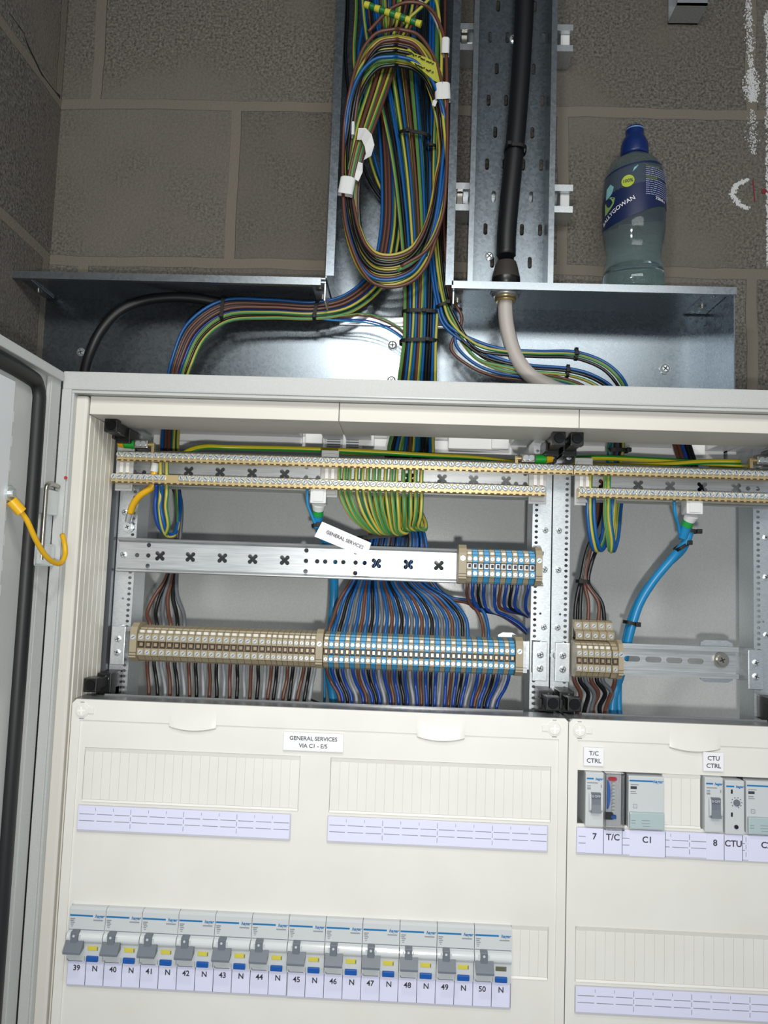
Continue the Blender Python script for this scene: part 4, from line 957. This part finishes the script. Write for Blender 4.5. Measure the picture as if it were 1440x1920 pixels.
tcx = [UX(p, 1215, 68) for p in (1079, 1088, 1103, 1122, 1131)]
for g, (cs, pth, wname) in enumerate(groups):
    for (col, u) in cs:
        P = along(RT0, (u-.3)*1.2+(0, .3, -.5)[g]*-1, g-1+RC.uniform(-.3, .3), .6)
        P += along(pth, -(u-.3)*1.6, RC.uniform(-.8, .8), .3)
        kind, a, b = ENDS[gi]; c0 = 1143+(gi % 6)*5.2
        P += [at(c0+4, 790, 190), at(c0, 828, 165), at(c0-2, 850, 150)]
        if kind in ('L', 'E', 'E2'):
            P += [at(b+8, 905, 128), at(b+4, 970, 112), at(b, 1012, 100), at((a+b)/2, 1032+gi % 3, 90), at(a+6, 1015, 82), at(a, 970, 76), at(a, 930, 72)]
            P += [at(a+1, 925, 66)] if kind == 'L' else [at(a, 905, 74), at(a+1, 882, 68)]
        else:
            P += [at(1132-a*3, 910, 130), at(1124-a*2, 970, 120), at(1100+a*2, 1035, 108), at(1089+a*3, 1088, 100), at((1080, 1088, 1103, 1122)[a], 1130, 94), at((1079, 1088, 1103, 1122)[a]-1, 1175, 84), (tcx[a], 72, ZC3+22)]
        lab = '%s cable in the %s strand sweeping to the right bay' % (CNAME[col], wname)
        if wname == 'lowest' and col == 'brown': lab = ('upper' if u < 0 else 'lower')+' '+lab
        cable('cable', P, col, RB+.15, lab, 'cables sweeping from the riser into the right bay'); gi += 1
for a, col in enumerate(('blue', 'navy', 'earth', 'black')):
    b = 1156+a*4
    cable('cable', [at(b+2, 800, 186), at(b, 830, 168), at(b-3, 855, 150), at(b, 920, 130), at(b-1, 975, 116), at(b-8, 1014, 104), at(b-18, 1022, 92), at(1148+a*2-4, 985, 80), at(1148+a*2, 935, 73), at(1149+a*2, 924, 67)] if col != 'black' else
          [at(1170, 800, 186), at(1166, 840, 160), at(1150, 920, 132), at(1130, 1000, 116), at(1108, 1060, 106), at(1104, 1095, 100), at(1128, 1130, 94), at(1133, 1170, 84), (tcx[4], 72, ZC3+22)], col, RB+.15,
          '%s cable at the right side of the loops in the right bay' % CNAME[col], 'loops at the left end of the right bay')
for a, (col, dx) in enumerate((('brown', 0), ('brown', 7), ('navy', 14), ('black', 22), ('black', 28))):
    cable('cable', [at(1254+dx, 790, 190), at(1262+dx, 825, 172), at(1276+dx, 870, 150), at(1290+dx*.8, 905, 135), at(1298+dx*.7, 925, 128)], col, 2.6, '%s cable of the slanting bundle above the right brass bars, %s from the left' % (CNAME[col], ordn(a)), 'slanting bundle above the right brass bars')
# --- coil in the riser -------------------------------------------------
cc = [('brown', 'outermost'), ('earth', 'second'), ('earth', 'third'), ('blue', 'fourth'), ('brown', 'fifth'), ('earth', 'sixth'), ('black', 'seventh'), ('earth', 'eighth'), ('earth', 'ninth'), ('black', 'tenth'), ('black', 'eleventh'), ('earth', 'twelfth'), ('brown', 'thirteenth'), ('earth', 'innermost')]
for k, (col, nm) in enumerate(cc):
    a = 101-k*1.5+RC.uniform(-1.2, 1.2); bt = 246-k*4.6; tp = 238-(k*37 % 62)-k*.8; P = []; cxx = 741+RC.uniform(-1.5, 1.5); cyy = 18+RC.uniform(-8, 8); yo = (k*5 % 14)*1.6
    for i in range(24):
        q = 2*math.pi*i/24-math.pi/2
        cx_, sy_ = math.cos(q), math.sin(q)
        ex = math.copysign(abs(cx_)**.75, cx_)
        px = cxx+a*ex+RC.uniform(-1.2, 1.2)-(4 if sy_ > 0 else -2); px = max(643, min(838, px))
        py = 292+(tp if sy_ < 0 else bt)*sy_*abs(sy_)**.05+cyy*cx_*(-1 if sy_ > 0 else .4)*abs(sy_)
        P.append(at(px, py, 214+yo-8*abs(sy_)-(6 if sy_ < -.4 else 0)))
    P.append(P[0])
    cable('coiled_cable', P, col, 2.45, '%s %s cable turn of the coil hanging in the riser' % (nm, CNAME[col]), 'turns of the spare cable coil')
for k, (col, x0, x1, x2) in enumerate((('brown', 655, 678, 722), ('earth', 660, 686, 730), ('brown', 664, 690, 738), ('earth', 668, 696, 746), ('brown', 672, 702, 752), ('earth', 652, 670, 712), ('black', 676, 698, 728))):
    P = [at(712+k*3, 512-k*2, 232+k), at(x0+18, 488-k*2, 230+k), at(x0+2, 440, 226+k), at(x0-3, 350, 216+k), at(x0+8, 290, 211+k), at(x1, 235, 212+k), at((x1+x2)/2+2, 160, 226+k), at(x2, 90, 242+k), at(x2+14+k*3, 30, 242), at(x2+20+k*5, -60, 242)]
    cable('coiled_cable', P, col, 2.4, '%s spare cable slanting up across the coil, %s from the left' % (CNAME[col], ordn(k)), 'spare cables slanting across the coil')
for k, (col, pp) in enumerate((('brown', ((690, 60), (735, 15), (770, 4), (806, 16), (832, 70), (838, 180), (837, 330), (828, 410), (800, 468), (752, 500))), ('earth', ((755, 45), (790, 14), (812, -5), (826, 60), (828, 180), (838, 330), (822, 420), (790, 478), (745, 508))), ('white', ((786, 2), (806, 18), (822, 50), (832, 95))), ('blue', ((846, 210), (838, 300), (826, 400), (806, 480))))):
    cable('coiled_cable', [at(x, min(y, 999), 206+k*2) for x, y in pp] if k != 3 else [at(x-8, y, 212) for x, y in pp], col, 2.5, '%s spare cable end curving down the right edge of the coil' % CNAME[col])
# loose cables on the left of the riser top
for k, (col, x0, x1) in enumerate((('black', 652, 648), ('earth', 668, 664), ('blue', 684, 672), ('navy', 688, 700), ('earth', 700, 716))):
    cable('cable', [at(x0, -60, 275), at(x0, 20, 275), at(x1, 110, 276), at(x1+14, 220, 278), at(x1+40, 330, 282), at(745+k*3, 420, 284), at(762+k*4, 520, 280), at(764+k*5, 600, 272)], col, 2.4, '%s cable down the left inside edge of the riser, behind the coil' % CNAME[col] if k != 4 else 'green and yellow cable running beside the dark blue one behind the coil', 'cables down the left inside of the riser')
# --- cables leaving the terminals downwards ---------------------------
lc = ['brown', 'black', 'pale']
for i, x in enumerate(T1):
    col = lc[i % 3]; px0 = 264+i*13.3 if i < 18 else 503+(i-18)*10.1
    lean = 0 if i < 5 else (i-4)*.65
    bxp = U(pxo(x, 76)-4-lean-(2 if col == 'brown' else 0)+RC.uniform(-1.5, 1.5), 1322, 76)
    P = [(x, 76, ZC1-14), (x, 76, ZC1-24), (x+(bxp.x-x)*.35+RC.uniform(-.8, .8), 78, ZC1-36), (bxp.x, 77+RC.uniform(-3, 3), 104), (bxp.x-lean*.2, 76, 78)]
    cable('cable', P, col, 2.1, '%s cable dropping from the %s terminal of the long beige row' % (CNAME[col], ordn(i)), 'cables dropping from the long beige row')
for j, x in enumerate(T2):
    col = ['brown', 'navy', 'black', 'navy', 'pale', 'navy'][j % 6]; q = j/35
    px0 = 612+j*10.1; sh = 10 if j < 3 else 0
    sh = 12*(1-q*2.2) if q < .45 else -(q-.45)*42
    bxp = U(pxo(x, 78)+sh+RC.uniform(-2, 2), 1322, 78)
    P = [(x, 76, ZC1-14), (x, 76, ZC1-24), (x+(bxp.x-x)*.3, 80, ZC1-36), (bxp.x, 79+RC.uniform(-4, 4), 106), (bxp.x+sh*.12, 78, 78)]
    cable('cable', P, col, 1.9, '%s cable dropping from the %s terminal of the striped long row' % (CNAME[col], ordn(j)), 'cables dropping from the striped long row')
for j, x in enumerate(T3):
    col = ['brown', 'navy', 'black', 'navy', 'pale', 'navy'][j % 6]; px0 = 880+j*10.6; first = j < 6
    P = [(x, 76, ZC2-14), (x, 76, ZC2-24)]
    if first: P += [at(pxo(x, 86)+2, 1118, 86), at(pxo(x, 90)+14-j*1.5, 1140+j*1.0, 96), at(935+j*3, 1152+j*.5, 104), at(965+j*2, 1170, 112), at(985+j, 1186, 122), at(1002, 1200, 135)]
    else: P += [at(pxo(x, 86), 1122, 86), at(pxo(x, 90)+4-(j-6)*.8, 1140, 96), at(980+(j-6)*2, 1152, 110), at(996, 1160, 124), at(1012, 1165, 138)]
    cable('cable', P, col, 1.9, '%s cable curling from the %s terminal of the short upper group' % (CNAME[col], ordn(j)), 'cables curling from the short upper group')
for j in range(6):
    x = T4[j]; col = ['brown', 'black', 'grey'][j % 3]
    P = [(x, 74, ZC3-14), (x, 74, ZC3-24), at(1088+j*12+RC.uniform(-3, 3), 1300, 80), at(1078+j*13+(-6 if j > 2 else 6), 1326, 86), at(1080+j*12, 1350, 88)]
    cable('cable', P, col, 2.5, '%s cable dropping from the %s terminal right of the seam' % (CNAME[col], ordn(j)), 'cables dropping from the terminals right of the seam')
x = UX(1153, 1260, 74); cable('cable', [(x, 74, ZC3-14), (x, 74, ZC3-24), at(1146, 1300, 80), at(1136, 1328, 86), at(1132, 1350, 88)], 'brown', 2.5, 'brown cable dropping from the wider terminal at the end of the short group')
# --- bright blue control cables ---------------------------------------
cable('control_cable', [at(*p) for p in ((1294, 992, 90), (1286, 1016, 94), (1262, 1045, 104), (1226, 1088, 112), (1200, 1130, 116), (1186, 1170, 118), (1178, 1200, 120), (1165, 1260, 124), (1150, 1310, 116), (1147, 1352, 112))], 'sky', 5.2, 'bright blue cable from the grey connector, front one of the pair')
cable('control_cable', [at(*p) for p in ((1296, 992, 98), (1282, 1030, 108), (1240, 1070, 116), (1206, 1110, 122), (1183, 1158, 124), (1170, 1210, 126), (1162, 1260, 130), (1160, 1310, 124), (1162, 1352, 118))], 'sky', 3.6, 'bright blue cable behind the thicker one in the right bay')
cable('thin_wire', [at(*p) for p in ((1264, 940, 72), (1266, 965, 76), (1272, 985, 84), (1276, 1010, 92))], 'sky', 1.9, 'thin blue wire from the brass bar beside the right connector')
cable('control_cable', [at(*p) for p in ((596, 975, 88), (602, 1000, 104), (616, 1030, 128), (626, 1080, 150), (624, 1150, 156), (616, 1230, 140), (622, 1290, 120), (632, 1350, 112))], 'sky', 5.4, 'bright blue cable dropping behind the rails below the hanging tag')
cable('thin_wire', [at(*p) for p in ((576, 918, 72), (577, 945, 76), (584, 965, 80), (592, 985, 84))], 'sky', 1.6, 'thin blue wire left of the grey connector under the left bars')
cable('thin_wire', [at(*p) for p in ((607, 1200, 150), (609, 1280, 140), (607, 1350, 130))], 'sky', 1.6, 'thin blue wire dropping between the beige and striped terminals')
def connector(px, py, label, tilt):
    c = U(px, py, 74); t = thing('cable_connector', label, 'connector', tuple(c), 'grey connectors under the brass bars')
    part('housing', M().box(c.x-9, c.x+9, 66, 84, c.z-9, c.z+12, 1.2).box(c.x-6, c.x+6, 65, 66.5, c.z-7, c.z+9, .4), TAPEW, t)
    part('neck', M().cyl((c.x, 76, c.z-9), (c.x+tilt*.5, 80, c.z-15), 8, 18, 6.5), PLATE, t)
    part('green_ring', M().cyl((c.x+tilt*.5, 80, c.z-15), (c.x+tilt*.9, 84, c.z-21), 6.2, 18), mat('ring_green_%d' % int(px), '#1f9a45', .4), t, 'green band')
    part('cable_tail', M().cyl((c.x+tilt*.9, 84, c.z-21), (c.x+tilt*1.6, 90, c.z-34), 5.8, 18, 5), CAB['sky'], t, 'bright blue cable tail')
connector(598, 930, 'small grey connector with green ring under the left brass bars', -1.5)
connector(1298, 950, 'small grey connector with green ring under the right brass bars', -3)
# hanging tag
a, b, c_, d_ = (U(*q) for q in ((604, 978, 62), (696, 1018, 60), (687, 1046, 60), (589.5, 1006, 62)))
t = thing('cable_tag', 'white hanging cable tag reading GENERAL SERVICES below the left brass bars', 'cable tag', tuple(d_))
vv = [a, b, c_, d_]; part('tag_plate', M().add([tuple(v) for v in vv]+[(v.x, v.y+.8, v.z) for v in vv], [(0, 1, 2, 3), (4, 5, 6, 7), (0, 1, 5, 4), (1, 2, 6, 5), (2, 3, 7, 6), (3, 0, 4, 7)]), WHITEP, t)
mc = (a+b+c_+d_)/4; part('printing', text('GENERAL SERVICES', mc.x+1.5, mc.z, 5.3, 60.2, .03, rot=math.atan2((b-a).z, (b-a).x), sx=.98, t=.35), INK, t)
# thick bonding cables above the bars
def big(label, pts, r=3.4): cable('bonding_cable', [at(*p) for p in pts], 'earthbig', r, label, None, 'cable', twist=.0002)
big('thick green and yellow cable lying along the top of the left bay', ((332, 862, 96), (352, 846, 105), (382, 838, 118), (430, 839, 130), (560, 842, 134), (700, 848, 136), (800, 854, 134), (900, 860, 122), (960, 868, 108), (990, 872, 100)))
big('second green and yellow cable along the left bay, just below the first', ((640, 849, 150), (760, 852, 150), (880, 862, 136), (950, 872, 118), (1000, 876, 106)), 2.8)
big('upper green and yellow cable along the top of the right bay', ((1062, 860, 120), (1120, 858, 130), (1220, 862, 138), (1320, 868, 136), (1392, 874, 126)))
big('lower green and yellow cable along the top of the right bay', ((1060, 868, 110), (1130, 873, 122), (1230, 872, 128), (1320, 866, 124), (1388, 866, 114)))
big('yellow and green cable dipping toward the right upright', ((1330, 874, 140), (1380, 880, 128), (1440, 884, 112)), 3)
def lug(px, py, label, s):
    c = U(px, py, 70); t = thing('cable_lug', label, 'cable lug', tuple(c), 'green sleeved cable lugs on the brass bars')
    part('sleeve', M().cyl((c.x-s*14, 70, c.z), (c.x-s*2, 70, c.z-.5), 5, 16), mat('lug_green_%d' % int(px), '#1fa032', .35), t, 'bright green sleeve')
    part('yellow_end', M().cyl((c.x-s*21, 71, c.z+1), (c.x-s*14, 70, c.z), 4.2, 16, 5), CAB['yellow'], t, 'yellow cable end')
    cl = part('clamp_body', M().box(c.x-2 if s > 0 else c.x-14, c.x+14 if s > 0 else c.x+2, 65, 76, c.z-5, c.z+5, 1.5), NICK, t)
    for dx in (3, 9): o = part('clamp_screw', M().cyl((c.x+s*dx, 65, c.z), (c.x+s*dx, 63.8, c.z), 3.2, 14), SCREW, cl)
    part('stub', M().cyl((c.x+s*14, 70, c.z), (c.x+s*20, 70, c.z), 2.6, 12).box(c.x+s*19-1.6, c.x+s*19+1.6, 68, 72, c.z-9, c.z+2), BRASS, t)
lug(257, 833, 'green sleeved lug in the top left corner above the brass bar', 1)
lug(1000, 860, 'green sleeved lug left of the central black supports', -1)
lug(1440, 864, 'green sleeved lug cut by the right edge of the picture', -1)
# bonding wire of the left upright
t = thing('bonding_lead', 'yellow wire from the left upright up to the brass bars', 'wire', at(243, 985, 85))
part('wire', M().tube([at(244, 962, 84), at(250, 946, 80), at(262, 930, 76), at(276, 920, 74), at(286, 912, 74), at(288, 895, 74), at(291, 878, 73)], 3.9, 12), CAB['yellow'], t)
part('sleeve', M().cyl(at(289, 884, 73), at(292, 868, 72), 4.6, 14), TAPEW, t, 'white sleeve')
part('crimp', M().cyl(at(244, 962, 84), at(240, 978, 88), 3.6, 12), SCREW, t); c = U(240, 988, 90)
rg = part('ring_lug', M().cyl((c.x, 93, c.z), (c.x, 90.5, c.z), 6, 20).cyl((c.x, 90.5, c.z), (c.x, 87.5, c.z), 4.4, 18), SCREW, t); part('slot', slots_m(c.x, 87.5, c.z, 4, .4), DARKM, rg)
# --- black supply cable and gland --------------------------------------
cable('armoured_cable', [at(*p) for p in ((986, -70, 236), (984, 0, 236), (979, 100, 236), (972, 200, 236), (964, 290, 236), (955, 380, 236), (950, 440, 236), (949, 480, 236))], 'sheath', 13.2, 'thick black supply cable running down the perforated tray')
c = U(949, 500, 236)
t = thing('cable_gland', 'brass cable gland and shroud where the supply cable enters the trunking', 'cable gland', (c.x, 236, 634))
part('shroud', M().lathe([(13.4, 676-634), (15, 672-634), (19, 655-634), (19.5, 652-634)], (c.x, 236, 634), 32), mat('gland_shroud', '#3a3532', .45), t, 'brown black rubber shroud')
part('gland_body', M().lathe([(19.5, 18), (19.5, .2), (1, .2)], (c.x, 236, 634), 32), BLK, t)
part('lock_nut', M().lathe([(19, -2.2), (19, -7), (14, -7)], (c.x, 236, 634), 6).lathe([(21, -1.8), (21, -2.6), (13, -2.6)], (c.x, 236, 634), 32), ZINC, t)
part('brass_thread', M().lathe([(14.5, -7), (14.5, -9), (13.8, -9.4), (14.5, -10), (13.8, -11), (14.4, -12), (13.6, -14), (10, -14)], (c.x, 236, 634), 32), BRASS, t)
cable('inner_sheath', [(c.x, 236, 622), at(948, 590, 236), at(953, 625, 236), at(967, 668, 234), at(992, 702, 228), at(1030, 724, 220), at(1075, 745, 210), at(1120, 790, 200)], 'white', 10.4, 'off white inner sheath curving from the brass gland into the enclosure')
# --- ties ---------------------------------------------------------------
for a in ((789, 588, 244, 70, 13, 0, 'black tie round the riser bundle, upper of the two above the enclosure', (.2, 1)),
          (785, 642, 240, 72, 13, 2, 'black tie round the riser bundle just above the enclosure top', (.55, 1)),
          (768, 857, 152, 92, 13, 3, 'long black tie round the riser bundle above the upper brass bar', (-1.1, 1)),
          (716, 1006, 106, 92, 10, 6, 'black tie hidden under the green and yellow loops', (.9, 1)),
          (778, 258, 250, 62, 14, -8, 'black tie high in the riser beside the coil', (-.6, 1)),
          (808, 278, 244, 18, 8, 0, 'small black tie in the riser, right of the larger tie', (0, 1)),
          (833, 573, 238, 30, 9, 20, 'black tie where the right bundle leaves the riser', (.6, 1)),
          (419, 580, 242, 46, 8, 88, 'black tie round the left bundle beside the black cable', (-.9, 1)),
          (593, 583, 250, 36, 8, 82, 'black tie round the left bundle near the riser foot', (-1, 1)),
          (1080, 664, 228, 22, 5, 88, 'small black tie on the uppermost right hand strand', (0, 1)),
          (1064, 696, 230, 22, 5, 86, 'small black tie on the middle right hand strand', (0, 1)),
          (1158, 845, 155, 36, 7, 0, 'black tie round the bundle entering the right bay', (1.2, 1)),
          (1093, 1090, 100, 22, 7, 0, 'black tie gathering the brown and black cables in the right bay', (-.7, 1)),
          (1296, 996, 92, 20, 7, -5, 'black tie just under the right grey connector', (1.2, 1)),
          (1278, 1024, 100, 26, 9, 35, 'black tie lower on the bright blue cable near its connector', (1, 1)),
          (1182, 1168, 120, 22, 8, -10, 'black tie round the bright blue pair above the slotted rail', (1.1, 1)),
          (966, 282, 236, 40, 15, -4, 'black tie round the supply cable on the tray', (-.9, 1)),
          (595, 985, 84, 18, 6, 10, 'black tie holding the hanging tag', (.6, 1)),
          (578, 1322, 78, 22, 6, 0, 'black tie at the foot of the last beige row cables', (.5, 1))):
    tie(*a[:6], label=a[6], head=a[7], flat=2.4 if a[3] > 30 else 2)
# --- tapes --------------------------------------------------------------
def wraptape(name, px, py, Y, wpx, hpx, ang, label, m_=None):
    c = U(px, py, Y); k = (Y+791)/1441; a = wpx*k/2; h = hpx*k/2; m = M(); n = 20; vs = []
    ca, sa = math.cos(math.radians(ang)), math.sin(math.radians(ang))
    for i in range(n):
        q = 2*math.pi*i/n; x = math.copysign(abs(math.cos(q))**.6, math.cos(q))*a; y = math.copysign(abs(math.sin(q))**.8, math.sin(q))*5.5
        for hh in (-h, h): hh2 = hh*(1+.05*math.sin(3*q)); vs.append((c.x+x*ca-hh2*sa, c.y+y, c.z+x*sa+hh2*ca))
    m.add(vs, [(i*2, ((i+1) % n)*2, ((i+1) % n)*2+1, i*2+1) for i in range(n)]); return solo(name, m, m_ or TAPEW, label, 'tape')
wraptape('tape_wrap', 835, 89, 206, 17, 32, 0, 'white tape wrap near the top right of the coil')
wraptape('tape_wrap', 830, 174, 206, 31, 34, 4, 'wider white tape wrap on the right side of the coil')
wraptape('tape_wrap', 650, 350, 206, 30, 34, -8, 'white tape wrap on the left side of the coil')
wraptape('tape_wrap', 662, 244, 210, 7, 26, 0, 'narrow white tape wrap on the left strands of the coil')
def ribbon(name, rows, label, m_, cat='tape', th=.5):
    vs = []
    for (x0, y0, x1, y1, Y) in rows: vs += [at(x0, y0, Y), at(x1, y1, Y+1)]
    n = len(rows); m = M(); k = len(vs); vs2 = [(x, y+th, z) for x, y, z in vs]
    fs = [(2*i, 2*i+1, 2*i+3, 2*i+2) for i in range(n-1)]+[(k+2*i, k+2*i+1, k+2*i+3, k+2*i+2) for i in range(n-1)]
    fs += [(2*i, 2*i+2, k+2*i+2, k+2*i) for i in range(n-1)]+[(2*i+1, 2*i+3, k+2*i+3, k+2*i+1) for i in range(n-1)]+[(0, 1, k+1, k), (k-2, k-1, 2*k-1, 2*k-2)]
    m.add(vs+vs2, fs); return solo(name, m, m_, label, cat)
ribbon('tape_flag', [(669, 262, 672, 240, 206), (678, 262, 686, 240, 203), (684, 275, 697, 252, 200), (686, 288, 702, 272, 200), (682, 300, 696, 292, 203)], 'white folded tape flag on the slanting spare cables', TAPEW)
ribbon('tape_flag', [(672, 303, 680, 306, 207), (668, 318, 680, 322, 205), (664, 335, 672, 340, 207)], 'small white tape flag below the folded one', TAPEW)
ribbon('tape_flag', [(812, 188, 822, 184, 205), (810, 197, 816, 200, 203)], 'torn white tape corner under the wide wrap', TAPEW)
a, b = U(684, 8, 204), U(790, 46, 202); n = 11
t = thing('striped_tape', 'green and yellow tape twisted across the top of the coil', 'tape', tuple(a))
for i in range(n):
    p = a.lerp(b, i/n); q = a.lerp(b, (i+.95)/n)
    part('tape_turn', M().cyl(p, q, 4.3+(i % 2)*.5, 12, 4.8-(i % 2)*.4), mat('tape_turn_%d' % i, '#c8c443' if i % 2 == 0 else '#1d6b35', .35), t)
fl = ribbon('tape_flag', [(764, 88, 762, 108, 204), (778, 100, 772, 118, 200), (800, 108, 792, 132, 199), (818, 118, 812, 150, 200), (828, 132, 824, 156, 203)], 'yellow green tape flag with black handwriting on the coil', mat('tape_lime', '#a9ab35', .45))
m = M(); r2 = random.Random(9)
for ln in (0, 1):
    x, y = (768, 98) if ln == 0 else (778, 119)
    for k in range(9 if ln == 0 else 7):
        x2 = x+r2.uniform(3, 6); y2 = y+(x2-x)*.42+r2.uniform(-3.4, 3.4)
        m.cyl(at(x, y, 197.8), at(x2, y2, 197.8), .8, 6); x, y = x+5.2, y+2.7
h = bpy.data.objects.new('handwriting', m.mesh('handwriting', BLK, ORG[fl.name])); C.objects.link(h); h.parent = fl
# thin black cord end above the cover edge
cable('cord', [at(*p) for p in ((584, 1312, 60), (600, 1318, 50), (620, 1323, 42), (640, 1326, 40))], 'black', 1.1, 'thin black cord trailing from the last tie onto the cover edge')
